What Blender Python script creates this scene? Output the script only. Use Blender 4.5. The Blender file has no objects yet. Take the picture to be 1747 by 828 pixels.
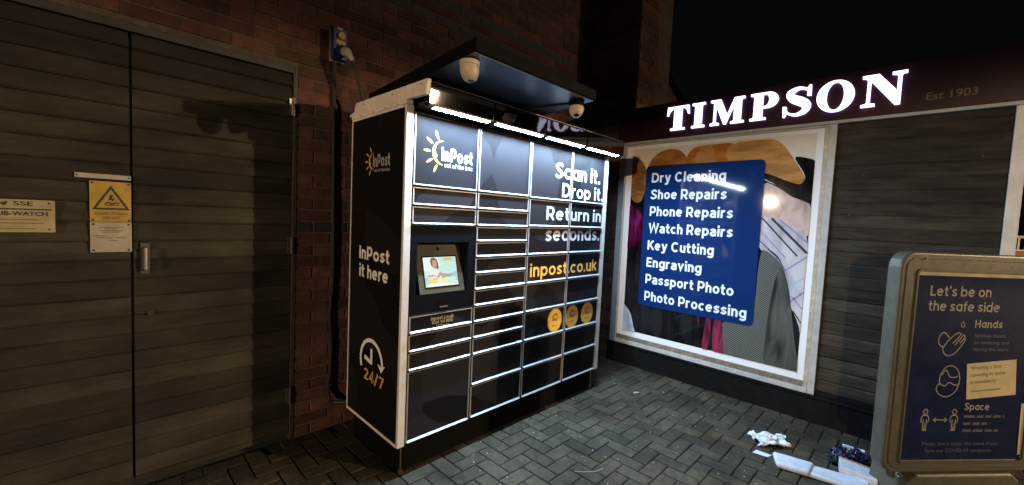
import bpy, bmesh, math, random
from mathutils import Vector, Matrix, noise
random.seed(7)
SC = bpy.context.scene
COL = SC.collection

# ------------------------------------------------------------------ camera
YAW, PIT, ROLL = 0.788553753, 0.0593550253, 0.0446835466
CAMLOC = Vector((0, -2.0, 1.505))
fw = Vector((math.sin(YAW)*math.cos(PIT), math.cos(YAW)*math.cos(PIT), -math.sin(PIT)))
r0 = Vector((math.cos(YAW), -math.sin(YAW), 0)); u0 = r0.cross(fw)
rt = math.cos(ROLL)*r0 + math.sin(ROLL)*u0; up = -math.sin(ROLL)*r0 + math.cos(ROLL)*u0
cd = bpy.data.cameras.new('camera'); cam = bpy.data.objects.new('camera', cd); COL.objects.link(cam)
M = Matrix((rt, up, -fw)).transposed().to_4x4(); M.translation = CAMLOC
cam.matrix_world = M
cd.sensor_width = 36; cd.lens = 702.94/1747*36; cd.clip_start = 0.02; cd.clip_end = 500
SC.camera = cam

# ------------------------------------------------------------------ night sky
W = bpy.data.worlds.new('World'); SC.world = W; W.use_nodes = True
nt = W.node_tree; sky = nt.nodes.new('ShaderNodeTexSky'); sky.sky_type = 'NISHITA'; sky.sun_disc = False
sky.sun_elevation = math.radians(2); sky.sun_rotation = math.radians(200)
nt.links.new(sky.outputs[0], nt.nodes['Background'].inputs[0]); nt.nodes['Background'].inputs[1].default_value = 0.002

# ------------------------------------------------------------------ street lamps and one added fill that light the yard from outside the frame
def street_or_fill_light(name, loc, power, color, rad, cutoff=None, soft=.03):
    """cut-off luminaire: light only below the given angle under the horizontal"""
    l = bpy.data.lights.new(name, 'SPOT' if cutoff else 'POINT'); l.energy = power; l.color = color; l.shadow_soft_size = rad
    if cutoff: l.spot_size = math.radians(180-2*cutoff); l.spot_blend = soft
    o = bpy.data.objects.new(name, l); o.location = loc; COL.objects.link(o)
street_or_fill_light('street_or_fill_light', (10.7, -15.3, 5.0), 8800, (1, .70, .40), .07, 6.7, .055)
street_or_fill_light('street_or_fill_light', (11.2, -15.5, 5.4), 1700, (1, .70, .42), .07)  # added fill without cut-off, lifts the dark upper brickwork and pier
street_or_fill_light('street_or_fill_light', (-17.0, -7.5, 3.4), 7500, (1, .72, .45), .15, 2.0, .022)
street_or_fill_light('street_or_fill_light', (-25.5, 5.75, 3.45), 850, (1, .82, .55), .2)

SC.view_settings.view_transform = 'Standard'; SC.view_settings.look = 'None'
SC.view_settings.exposure = 0.0; SC.view_settings.gamma = 1; SC.view_settings.use_curve_mapping = False
SC.cycles.use_denoising = True
SC.cycles.max_bounces = 8; SC.cycles.sample_clamp_indirect = 4

# ------------------------------------------------------------------ materials
def mat(name, col, rough=.6, metal=0., spec=.5, nscale=0, namt=0., bump=0., bscale=40, stretch=(1,1,1), island=0., coat=0., emit=0., grime=0.):
    m = bpy.data.materials.new(name); m.use_nodes = True
    t = m.node_tree; b = t.nodes['Principled BSDF']; N = t.nodes.new; L = t.links.new
    b.inputs['Base Color'].default_value = (*col, 1); b.inputs['Roughness'].default_value = rough
    b.inputs['Metallic'].default_value = metal; b.inputs['Specular IOR Level'].default_value = spec
    if coat: b.inputs['Coat Weight'].default_value = coat; b.inputs['Coat Roughness'].default_value = .04
    if emit:
        b.inputs['Emission Color'].default_value = (*col, 1); b.inputs['Emission Strength'].default_value = emit
    src = None; mp = None
    if nscale or bump or grime:
        tc = N('ShaderNodeTexCoord'); mp = N('ShaderNodeMapping'); mp.inputs['Scale'].default_value = stretch
        L(tc.outputs['Object'], mp.inputs[0])
    fac = None
    if nscale:
        n = N('ShaderNodeTexNoise'); n.inputs['Scale'].default_value = nscale; n.inputs['Detail'].default_value = 6
        n.inputs['Roughness'].default_value = .65; L(mp.outputs[0], n.inputs[0])
        r = N('ShaderNodeMapRange'); r.inputs[1].default_value = .3; r.inputs[2].default_value = .7
        r.inputs[3].default_value = 1-namt; r.inputs[4].default_value = 1+namt; L(n.outputs[0], r.inputs[0]); fac = r.outputs[0]
        if not metal:
            r2 = N('ShaderNodeMapRange'); r2.inputs[1].default_value = .3; r2.inputs[2].default_value = .7
            r2.inputs[3].default_value = max(0, rough-.08); r2.inputs[4].default_value = min(1, rough+.1); L(n.outputs[0], r2.inputs[0])
            L(r2.outputs[0], b.inputs['Roughness'])
    if island:
        g = N('ShaderNodeNewGeometry'); r = N('ShaderNodeMapRange'); r.inputs[3].default_value = 1-island; r.inputs[4].default_value = 1+island
        L(g.outputs['Random Per Island'], r.inputs[0])
        if fac:
            mm = N('ShaderNodeMath'); mm.operation = 'MULTIPLY'; L(fac, mm.inputs[0]); L(r.outputs[0], mm.inputs[1]); fac = mm.outputs[0]
        else: fac = r.outputs[0]
    if grime:
        n2 = N('ShaderNodeTexNoise'); n2.inputs['Scale'].default_value = 1.7; n2.inputs['Detail'].default_value = 8; n2.inputs['Roughness'].default_value = .7
        L(mp.outputs[0], n2.inputs[0]); r = N('ShaderNodeMapRange'); r.inputs[1].default_value = .35; r.inputs[2].default_value = .6
        r.inputs[3].default_value = 1-grime; r.inputs[4].default_value = 1; L(n2.outputs[0], r.inputs[0])
        if fac:
            mm = N('ShaderNodeMath'); mm.operation = 'MULTIPLY'; L(fac, mm.inputs[0]); L(r.outputs[0], mm.inputs[1]); fac = mm.outputs[0]
        else: fac = r.outputs[0]
    if fac:
        v = N('ShaderNodeVectorMath'); v.operation = 'SCALE'; v.inputs[0].default_value = col; L(fac, v.inputs['Scale'])
        L(v.outputs[0], b.inputs['Base Color'])
    if bump:
        n = N('ShaderNodeTexNoise'); n.inputs['Scale'].default_value = bscale; n.inputs['Detail'].default_value = 4; L(mp.outputs[0], n.inputs[0])
        bp = N('ShaderNodeBump'); bp.inputs['Strength'].default_value = bump; bp.inputs['Distance'].default_value = .01
        L(n.outputs[0], bp.inputs['Height']); L(bp.outputs[0], b.inputs['Normal'])
    return m

def camo(name, c0, c1, c2, rough):
    m = bpy.data.materials.new(name); m.use_nodes = True
    t = m.node_tree; b = t.nodes['Principled BSDF']; N = t.nodes.new; L = t.links.new
    tc = N('ShaderNodeTexCoord'); n = N('ShaderNodeTexNoise'); n.inputs['Scale'].default_value = 1.6; n.inputs['Detail'].default_value = 0
    L(tc.outputs['Object'], n.inputs[0])
    mx = N('ShaderNodeMix'); mx.data_type = 'VECTOR'; mx.inputs[0].default_value = .42
    L(tc.outputs['Object'], mx.inputs[4]); L(n.outputs['Color'], mx.inputs[5])
    v = N('ShaderNodeTexVoronoi'); v.inputs['Scale'].default_value = 4.2; v.inputs['Randomness'].default_value = 1; L(mx.outputs[1], v.inputs[0])
    r = N('ShaderNodeValToRGB'); r.color_ramp.interpolation = 'CONSTANT'
    e = r.color_ramp.elements; e[0].position = 0; e[0].color = (*c0, 1); e[1].position = .45; e[1].color = (*c1, 1)
    x = e.new(.66); x.color = (*c0, 1); x = e.new(.82); x.color = (*c2, 1)
    L(v.outputs['Color'], r.inputs[0]); L(r.outputs[0], b.inputs['Base Color'])
    n2 = N('ShaderNodeTexNoise'); n2.inputs['Scale'].default_value = 9; n2.inputs['Detail'].default_value = 5; L(tc.outputs['Object'], n2.inputs[0])
    mr = N('ShaderNodeMapRange'); mr.inputs[3].default_value = rough-.1; mr.inputs[4].default_value = rough+.12; L(n2.outputs[0], mr.inputs[0])
    L(mr.outputs[0], b.inputs['Roughness']); b.inputs['Specular IOR Level'].default_value = .09
    return m

def weave(name, c0, c1, scale):
    m = bpy.data.materials.new(name); m.use_nodes = True
    t = m.node_tree; b = t.nodes['Principled BSDF']; N = t.nodes.new; L = t.links.new
    tc = N('ShaderNodeTexCoord'); w = N('ShaderNodeTexWave'); w.bands_direction = 'DIAGONAL'; w.inputs['Scale'].default_value = scale; w.inputs['Distortion'].default_value = 2
    L(tc.outputs['Object'], w.inputs[0]); r = N('ShaderNodeValToRGB'); r.color_ramp.elements[0].color = (*c0, 1); r.color_ramp.elements[1].color = (*c1, 1)
    L(w.outputs[0], r.inputs[0]); L(r.outputs[0], b.inputs['Base Color']); b.inputs['Roughness'].default_value = .08
    return m

MT = {}
MT['brick'] = mat('brick', (.094, .038, .028), .9, nscale=14, namt=.45, island=.45, bump=.5, bscale=90, grime=.45)
MT['brick_dark'] = mat('brick_dark', (.022, .022, .026), .7, nscale=14, namt=.4, island=.3, bump=.4, bscale=90)
MT['mortar'] = mat('mortar', (.095, .078, .062), .95, nscale=20, namt=.4, bump=.6, bscale=150, grime=.5)
MT['paver'] = mat('paver', (.061, .0535, .036), .88, spec=.2, nscale=26, namt=.38, island=.24, bump=.7, bscale=160, grime=.62)
MT['joint'] = mat('joint', (.016, .0145, .0115), .95, nscale=30, namt=.4)
MT['asphalt'] = mat('asphalt', (.05, .05, .05), .9, nscale=20, namt=.3, bump=.5, bscale=200)
MT['wood'] = mat('wood', (.033, .0298, .0238), .8, spec=.2, nscale=4, namt=.42, island=.36, bump=.3, bscale=30, stretch=(.7, 1, 2.5), grime=.6)
MT['door_frame'] = mat('door_frame', (.035, .032, .029), .6, nscale=12, namt=.3, grime=.3)
MT['wrap'] = camo('wrap', (.0044, .0050, .0076), (.0120, .0123, .0172), (.0165, .0165, .0226), .5)
MT['wrap_plain'] = mat('wrap_plain', (.0085, .0098, .0145), .5, spec=.1, nscale=7, namt=.12)
MT['side_wrap'] = camo('side_wrap', (.007, .0068, .007), (.012, .0115, .012), (.014, .013, .0135), .35)
MT['post'] = mat('post', (.54, .53, .51), .4, nscale=25, namt=.07, bump=.05, bscale=80)
MT['alu'] = mat('alu', (.29, .29, .30), .40, .4, nscale=25, namt=.12, bump=.05, bscale=80)
MT['cream'] = mat('cream', (.66, .60, .53), .5, nscale=18, namt=.1, bump=.06, bscale=60, grime=.15)
MT['black'] = mat('black', (.012, .012, .013), .5, nscale=18, namt=.3)
MT['terminal'] = mat('terminal', (.0034, .0046, .0075), .55, spec=.04, nscale=30, namt=.2, bump=.05, bscale=300)
MT['gloss'] = mat('gloss', (.11, .11, .12), .03, 1.0, bump=.035, bscale=7)
MT['canopy'] = mat('canopy', (.0028, .003, .0036), .7, spec=.06, nscale=12, namt=.3)
MT['soffit'] = mat('soffit', (.009, .0125, .021), .28, spec=.5)
MT['steel'] = mat('steel', (.050, .046, .032), .55, .0, spec=.2, nscale=120, namt=.35, bump=.15, bscale=180, grime=.3)
MT['white'] = mat('white', (.78, .78, .78), .4)
MT['print_white'] = mat('print_white', (.44, .44, .45), .45, spec=.2)
MT['print_yellow'] = mat('print_yellow', (.75, .42, .05), .4)
MT['print_gold'] = mat('print_gold', (.46, .31, .045), .4)
MT['print_orange'] = mat('print_orange', (.62, .33, .07), .45)
MT['led'] = mat('led', (.55, .77, 1.0), emit=980)
MT['letter'] = mat('letter', (.93, .95, 1.0), emit=2.0)
MT['letter_side'] = mat('letter_side', (.62, .58, .95), emit=2.4)  # glow added to the letter sides to throw a purple halo on the fascia
MT['maroon'] = mat('maroon', (.026, .0055, .011), .4, spec=.25, nscale=6, namt=.25)
MT['shutter'] = mat('shutter', (.047, .038, .028), .8, spec=.15, nscale=6, namt=.5, island=.32, bump=.3, bscale=40, stretch=(1, .7, 4), grime=.5)
MT['grey_frame'] = mat('grey_frame', (.42, .42, .40), .45, nscale=20, namt=.15, grime=.25)
MT['bead_dark'] = mat('bead_dark', (.20, .16, .12), .5, nscale=22, namt=.4, grime=.5)
MT['date_gold'] = mat('date_gold', (.14, .095, .055), .5)
MT['timber_bead'] = mat('timber_bead', (.46, .38, .29), .5, nscale=22, namt=.3, grime=.3)
MT['off_white'] = mat('off_white', (.70, .65, .56), .5, nscale=16, namt=.15, grime=.25)
MT['plinth'] = mat('plinth', (.003, .003, .003), .9, spec=.08)
MT['riser'] = mat('riser', (.0042, .0045, .0048), .75, spec=.12, nscale=14, namt=.5, bump=.2, bscale=30)
P = dict(rough=.07)
MT['p_border'] = mat('p_border', (.74, .74, .76), .07)
def fabric(name, col, amt, scale, stretch, lo=.0, tilt=0.):
    """printed cloth or timber: the photograph's own folds and grain as printed tone"""
    m = bpy.data.materials.new(name); m.use_nodes = True
    t = m.node_tree; b = t.nodes['Principled BSDF']; N = t.nodes.new; L = t.links.new
    tc = N('ShaderNodeTexCoord'); mp = N('ShaderNodeMapping'); mp.inputs['Scale'].default_value = stretch; mp.inputs['Rotation'].default_value = (tilt, 0, 0); L(tc.outputs['Object'], mp.inputs[0])
    n = N('ShaderNodeTexNoise'); n.inputs['Scale'].default_value = scale; n.inputs['Detail'].default_value = 3; n.inputs['Distortion'].default_value = .6; L(mp.outputs[0], n.inputs[0])
    n2 = N('ShaderNodeTexNoise'); n2.inputs['Scale'].default_value = 1.6; n2.inputs['Detail'].default_value = 2; L(tc.outputs['Object'], n2.inputs[0])
    a = N('ShaderNodeMath'); a.operation = 'ADD'; L(n.outputs[0], a.inputs[0]); L(n2.outputs[0], a.inputs[1])
    r = N('ShaderNodeMapRange'); r.interpolation_type = 'SMOOTHSTEP'; r.inputs[1].default_value = .72; r.inputs[2].default_value = 1.28; r.inputs[3].default_value = 1-amt; r.inputs[4].default_value = 1+amt*.6; L(a.outputs[0], r.inputs[0])
    v = N('ShaderNodeVectorMath'); v.operation = 'SCALE'; v.inputs[0].default_value = col; L(r.outputs[0], v.inputs['Scale']); L(v.outputs[0], b.inputs['Base Color'])
    b.inputs['Roughness'].default_value = .07; return m
MT['p_wall'] = mat('p_wall', (.62, .57, .51), .07, nscale=3, namt=.08)
MT['p_dark'] = fabric('p_dark', (.011, .011, .012), .8, 4, (1, 3, .6))
MT['p_h1'] = fabric('p_h1', (.27, .115, .03), .5, 5, (1, 1, 3))
MT['p_h2'] = fabric('p_h2', (.36, .16, .045), .45, 4, (1, 1, 4), 0, .5)
MT['p_h3'] = fabric('p_h3', (.40, .15, .03), .4, 4, (1, 1, 4), 0, -.3)
MT['p_h4'] = fabric('p_h4', (.46, .23, .075), .4, 4, (1, 1, 4), 0, .35)
MT['p_pink'] = fabric('p_pink', (.47, .35, .31), .45, 6, (1, 2, 1), 0, .7)
MT['p_shirt'] = fabric('p_shirt', (.43, .41, .44), .35, 5, (1, 2, .7), 0, .6)
MT['p_st1'] = mat('p_st1', (.05, .04, .06), .07)
MT['p_st2'] = mat('p_st2', (.28, .20, .42), .07)
MT['p_st3'] = mat('p_st3', (.30, .40, .55), .07)
MT['p_jacket'] = weave('p_jacket', (.025, .027, .024), (.15, .155, .14), 34)
MT['p_jacket2'] = fabric('p_jacket2', (.065, .067, .06), .7, 5, (1, 3, .5))
MT['p_red'] = fabric('p_red', (.16, .018, .045), .85, 7, (1, 3, .5))
MT['p_mag'] = fabric('p_mag', (.12, .008, .055), .85, 6, (1, 2, .6))
MT['p_cuff'] = fabric('p_cuff', (.40, .46, .54), .4, 5, (1, 2, .7))
MT['p_blue'] = mat('p_blue', (.0050, .022, .098), .06, spec=.26)
MT['p_text'] = mat('p_text', (.66, .70, .78), .1, spec=.25)
MT['olive'] = mat('olive', (.078, .076, .058), .45, nscale=30, namt=.15, bump=.04, bscale=90, grime=.2)
MT['navy'] = mat('navy', (.006, .013, .052), .14, nscale=8, namt=.3)
MT['notice_text'] = mat('notice_text', (.24, .225, .20), .5)
MT['notice_dim'] = mat('notice_dim', (.075, .075, .08), .5)
MT['note'] = mat('note', (.44, .385, .235), .6, nscale=12, namt=.15)  # even pale yellow tone over the sheet
MT['note_text'] = mat('note_text', (.16, .14, .08), .6)
MT['sign_yellow'] = mat('sign_yellow', (.37, .25, .045), .45, nscale=10, namt=.25, grime=.3)
MT['sign_white'] = mat('sign_white', (.36, .33, .26), .45, nscale=10, namt=.15, grime=.25)
MT['sign_cream'] = mat('sign_cream', (.33, .29, .16), .45, nscale=10, namt=.2, grime=.25)
MT['strip'] = mat('strip', (.34, .33, .32), .4, nscale=14, namt=.2, grime=.2)
MT['ink'] = mat('ink', (.02, .02, .02), .5)
MT['ink_dim'] = mat('ink_dim', (.10, .085, .05), .5)
MT['metal'] = mat('metal', (.7, .66, .58), .25, 1.0)
MT['metal_dull'] = mat('metal_dull', (.10, .09, .08), .45, .6)
MT['cable'] = mat('cable', (.008, .007, .007), .6)
MT['sock_blue'] = mat('sock_blue', (.010, .022, .10), .45, nscale=20, namt=.3)
MT['sock_grey'] = mat('sock_grey', (.20, .20, .20), .5)
MT['sock_yellow'] = mat('sock_yellow', (.45, .36, .06), .5)
MT['plug'] = mat('plug', (.36, .33, .30), .45)
MT['dome'] = mat('dome', (.44, .37, .28), .45, nscale=30, namt=.1)
MT['glass_black'] = mat('glass_black', (.004, .004, .004), .05)
MT['paper'] = mat('paper', (.62, .66, .74), .75, nscale=14, namt=.15, bump=.2, bscale=30)
MT['card'] = mat('card', (.50, .53, .60), .6, nscale=9, namt=.2, bump=.25, bscale=20)
MT['card_brown'] = mat('card_brown', (.35, .22, .16), .7)
MT['wrapper'] = mat('wrapper', (.007, .012, .055), .3, nscale=14, namt=.6)
MT['wrapper_teal'] = mat('wrapper_teal', (.008, .035, .035), .3, nscale=14, namt=.6)
MT['leaf'] = mat('leaf', (.35, .27, .15), .7)
MT['stone'] = mat('stone', (.42, .40, .36), .8, island=.3)
MT['wall_far'] = mat('wall_far', (.42, .20, .10), .8, nscale=8, namt=.2)
MT['red_dot'] = mat('red_dot', (.5, .02, .05), .5)

# ------------------------------------------------------------------ mesh builder on wall frames
class Frame:
    def __init__(s, O, u, n): s.O = Vector(O); s.u = Vector(u); s.n = Vector(n)
    def p(s, a, z, o=0.): return s.O + s.u*a + s.n*o + Vector((0, 0, z))
FR = Frame((0, 0, 0), (1, 0, 0), (0, -1, 0))          # locker front, s = x
SD = Frame((1.17, 0, 0), (0, -1, 0), (-1, 0, 0))       # locker side, s = -y
WB = Frame((3.945, 0, 0), (0, -1, 0), (-1, 0, 0))      # shop front, s = -y
WA = Frame((0, .82, 0), (1, 0, 0), (0, -1, 0))         # brick wall
AB = Frame((3.035, -1.933, 0), (.766, -.643, 0), (-.643, -.766, 0))   # pavement sign
GR = None

class MB:
    def __init__(s): s.v = []; s.f = []; s.m = []; s.mats = []
    def mi(s, m):
        m = MT[m]
        if m not in s.mats: s.mats.append(m)
        return s.mats.index(m)
    def face(s, pts, m):
        b = len(s.v); s.v += [Vector(p) for p in pts]; s.f.append(tuple(range(b, b+len(pts)))); s.m.append(s.mi(m))
    def hexa(s, P, m):     # 8 points: 4 of one end, 4 of the other
        b = len(s.v); s.v += [Vector(p) for p in P]; k = s.mi(m)
        for q in ((3,2,1,0), (4,5,6,7), (0,1,5,4), (1,2,6,5), (2,3,7,6), (3,0,4,7)):
            s.f.append(tuple(b+i for i in q)); s.m.append(k)
    def box(s, x0, x1, y0, y1, z0, z1, m):
        s.hexa([(x0,y0,z0),(x1,y0,z0),(x1,y1,z0),(x0,y1,z0),(x0,y0,z1),(x1,y0,z1),(x1,y1,z1),(x0,y1,z1)], m)
    def fbox(s, F, a0, a1, z0, z1, o0, o1, m):
        s.hexa([F.p(a0,z0,o0),F.p(a1,z0,o0),F.p(a1,z1,o0),F.p(a0,z1,o0),F.p(a0,z0,o1),F.p(a1,z0,o1),F.p(a1,z1,o1),F.p(a0,z1,o1)], m)
    def prism(s, F, pts, o0, o1, m, side=None):      # polygon (a,z) extruded from offset o0 to o1
        n = len(pts); b = len(s.v); k = s.mi(m); ks = s.mi(side or m)
        s.v += [F.p(a, z, o0) for a, z in pts] + [F.p(a, z, o1) for a, z in pts]
        s.f.append(tuple(range(b+n, b+2*n))); s.m.append(k)
        s.f.append(tuple(range(b+n-1, b-1, -1))); s.m.append(ks)
        for i in range(n):
            j = (i+1) % n; s.f.append((b+i, b+j, b+n+j, b+n+i)); s.m.append(ks)
    def ring(s, F, out, inn, o0, o1, m):             # two outlines with equal counts
        n = len(out); b = len(s.v); k = s.mi(m)
        for o in (o0, o1):
            s.v += [F.p(a, z, o) for a, z in out] + [F.p(a, z, o) for a, z in inn]
        for i in range(n):
            j = (i+1) % n
            for q in ((b+2*n+i, b+2*n+j, b+3*n+j, b+3*n+i), (b+i, b+n+i, b+n+j, b+j),
                      (b+i, b+j, b+2*n+j, b+2*n+i), (b+n+i, b+3*n+i, b+3*n+j, b+n+j)):
                s.f.append(q); s.m.append(k)
    def flat(s, F, pts, off, m): s.face([F.p(a, z, off) for a, z in pts], m)
    def ribbon(s, F, pts, w, off, m, closed=False):
        n = len(pts); L = []; R = []
        ws = w if isinstance(w, (list, tuple)) else [w]*n
        for i in range(n):
            if closed: a = pts[i-1]; c = pts[(i+1) % n]
            else: a = pts[max(i-1, 0)]; c = pts[min(i+1, n-1)]
            d1 = Vector((pts[i][0]-a[0], pts[i][1]-a[1])); d2 = Vector((c[0]-pts[i][0], c[1]-pts[i][1]))
            d1 = d1.normalized() if d1.length > 1e-9 else d2.normalized(); d2 = d2.normalized() if d2.length > 1e-9 else d1
            d = d1+d2; d = d.normalized() if d.length > 1e-6 else d1
            q = Vector((-d.y, d.x))*ws[i]*.5/max(.45, d.dot(d1))
            L.append((pts[i][0]+q.x, pts[i][1]+q.y)); R.append((pts[i][0]-q.x, pts[i][1]-q.y))
        for i in range(n if closed else n-1):
            j = (i+1) % n; s.flat(F, [R[i], R[j], L[j], L[i]], off, m)
    def tube(s, pts, r, m, seg=8, cap=True):
        pts = [Vector(p) for p in pts]; n = len(pts); b = len(s.v); k = s.mi(m)
        rs = r if isinstance(r, (list, tuple)) else [r]*n
        up_ = Vector((0, 0, 1))
        for i in range(n):
            d = (pts[min(i+1, n-1)]-pts[max(i-1, 0)]).normalized()
            a = d.cross(up_ if abs(d.z) < .95 else Vector((1, 0, 0))).normalized(); c = d.cross(a)
            for q in range(seg):
                t = 2*math.pi*q/seg; s.v.append(pts[i]+(a*math.cos(t)+c*math.sin(t))*rs[i])
        for i in range(n-1):
            for q in range(seg):
                w = (q+1) % seg; s.f.append((b+i*seg+q, b+i*seg+w, b+(i+1)*seg+w, b+(i+1)*seg+q)); s.m.append(k)
        if cap:
            s.f.append(tuple(b+q for q in range(seg-1, -1, -1))); s.m.append(k)
            s.f.append(tuple(b+(n-1)*seg+q for q in range(seg))); s.m.append(k)
    def build(s, name, parent=None, bevel=0, smooth=False, seg=2):
        me = bpy.data.meshes.new(name); off = Vector(parent_loc(parent))
        me.from_pydata([tuple(v-off) for v in s.v], [], s.f)
        for m in s.mats: me.materials.append(m)
        me.polygons.foreach_set('material_index', s.m)
        if smooth: me.polygons.foreach_set('use_smooth', [True]*len(s.f))
        me.validate()
        bm = bmesh.new(); bm.from_mesh(me); bmesh.ops.recalc_face_normals(bm, faces=bm.faces); bm.to_mesh(me); bm.free()
        o = bpy.data.objects.new(name, me); COL.objects.link(o)
        if parent: o.parent = parent
        if bevel:
            b = o.modifiers.new('bevel', 'BEVEL'); b.width = bevel; b.segments = seg; b.limit_method = 'ANGLE'; b.angle_limit = math.radians(40)
        return o
def parent_loc(p):
    v = Vector((0, 0, 0))
    while p: v += p.location; p = p.parent
    return v
def tag(o, label=None, cat=None, group=None, kind=None):
    if label: o['label'] = label
    if cat: o['category'] = cat
    if group: o['group'] = group
    if kind: o['kind'] = kind
    return o
def thing(name, loc, label, cat, group=None):
    o = bpy.data.objects.new(name, None); COL.objects.link(o); o.location = loc; o.empty_display_size = .1
    return tag(o, label, cat, group)
def single(name, mb, label=None, cat=None, group=None, kind=None, loc=(0,0,0), **k):
    e = bpy.data.objects.new('tmp', None); e.location = loc
    o = mb.build(name, None, **k)
    if any(loc):
        for v in o.data.vertices: v.co -= Vector(loc)
        o.location = loc
    bpy.data.objects.remove(e)
    return tag(o, label, cat, group, kind)

# ------------------------------------------------------------------ lettering
def text2d(body, bold=.0, spacing=1.0):
    c = bpy.data.curves.new('t', 'FONT'); c.body = body; c.size = 1; c.offset = bold; c.space_character = spacing; c.resolution_u = 3
    o = bpy.data.objects.new('t', c); COL.objects.link(o)
    dg = bpy.context.evaluated_depsgraph_get(); me = bpy.data.meshes.new_from_object(o.evaluated_get(dg))
    V = [v.co.copy() for v in me.vertices]; Fs = [tuple(p.vertices) for p in me.polygons]
    bpy.data.objects.remove(o); bpy.data.curves.remove(c); bpy.data.meshes.remove(me)
    return V, Fs
CAP = None
def put_text(mb, F, body, a0, a1, base, cap, off, m, bold=.02, right=None, spacing=1.0, rot=0.):
    """text from a0 to a1 (None: natural width), baseline z, capital height"""
    global CAP
    if CAP is None: CAP = max(v.y for v in text2d('H')[0])
    V, Fs = text2d(body, bold, spacing)
    if not V: return
    x0 = min(v.x for v in V); x1 = max(v.x for v in V); k = cap/CAP
    kx = (a1-a0)/(x1-x0) if a1 is not None else k
    b = len(mb.v); mi = mb.mi(m); cr, sr = math.cos(rot), math.sin(rot)
    for v in V:
        A = (v.x-x0)*kx; Z = v.y*k
        mb.v.append(F.p(a0+A*cr-Z*sr, base+A*sr+Z*cr, off))
    for f in Fs: mb.f.append(tuple(b+i for i in f)); mb.m.append(mi)
def arc(cx, cz, rx, rz, t0, t1, n=24):
    return [(cx+rx*math.cos(math.radians(t0+(t1-t0)*i/n)), cz+rz*math.sin(math.radians(t0+(t1-t0)*i/n))) for i in range(n+1)]
def rrect(a0, a1, z0, z1, r, n=6):
    return (arc(a1-r, z1-r, r, r, 0, 90, n)+arc(a0+r, z1-r, r, r, 90, 180, n)+arc(a0+r, z0+r, r, r, 180, 270, n)+arc(a1-r, z0+r, r, r, 270, 360, n))


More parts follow.
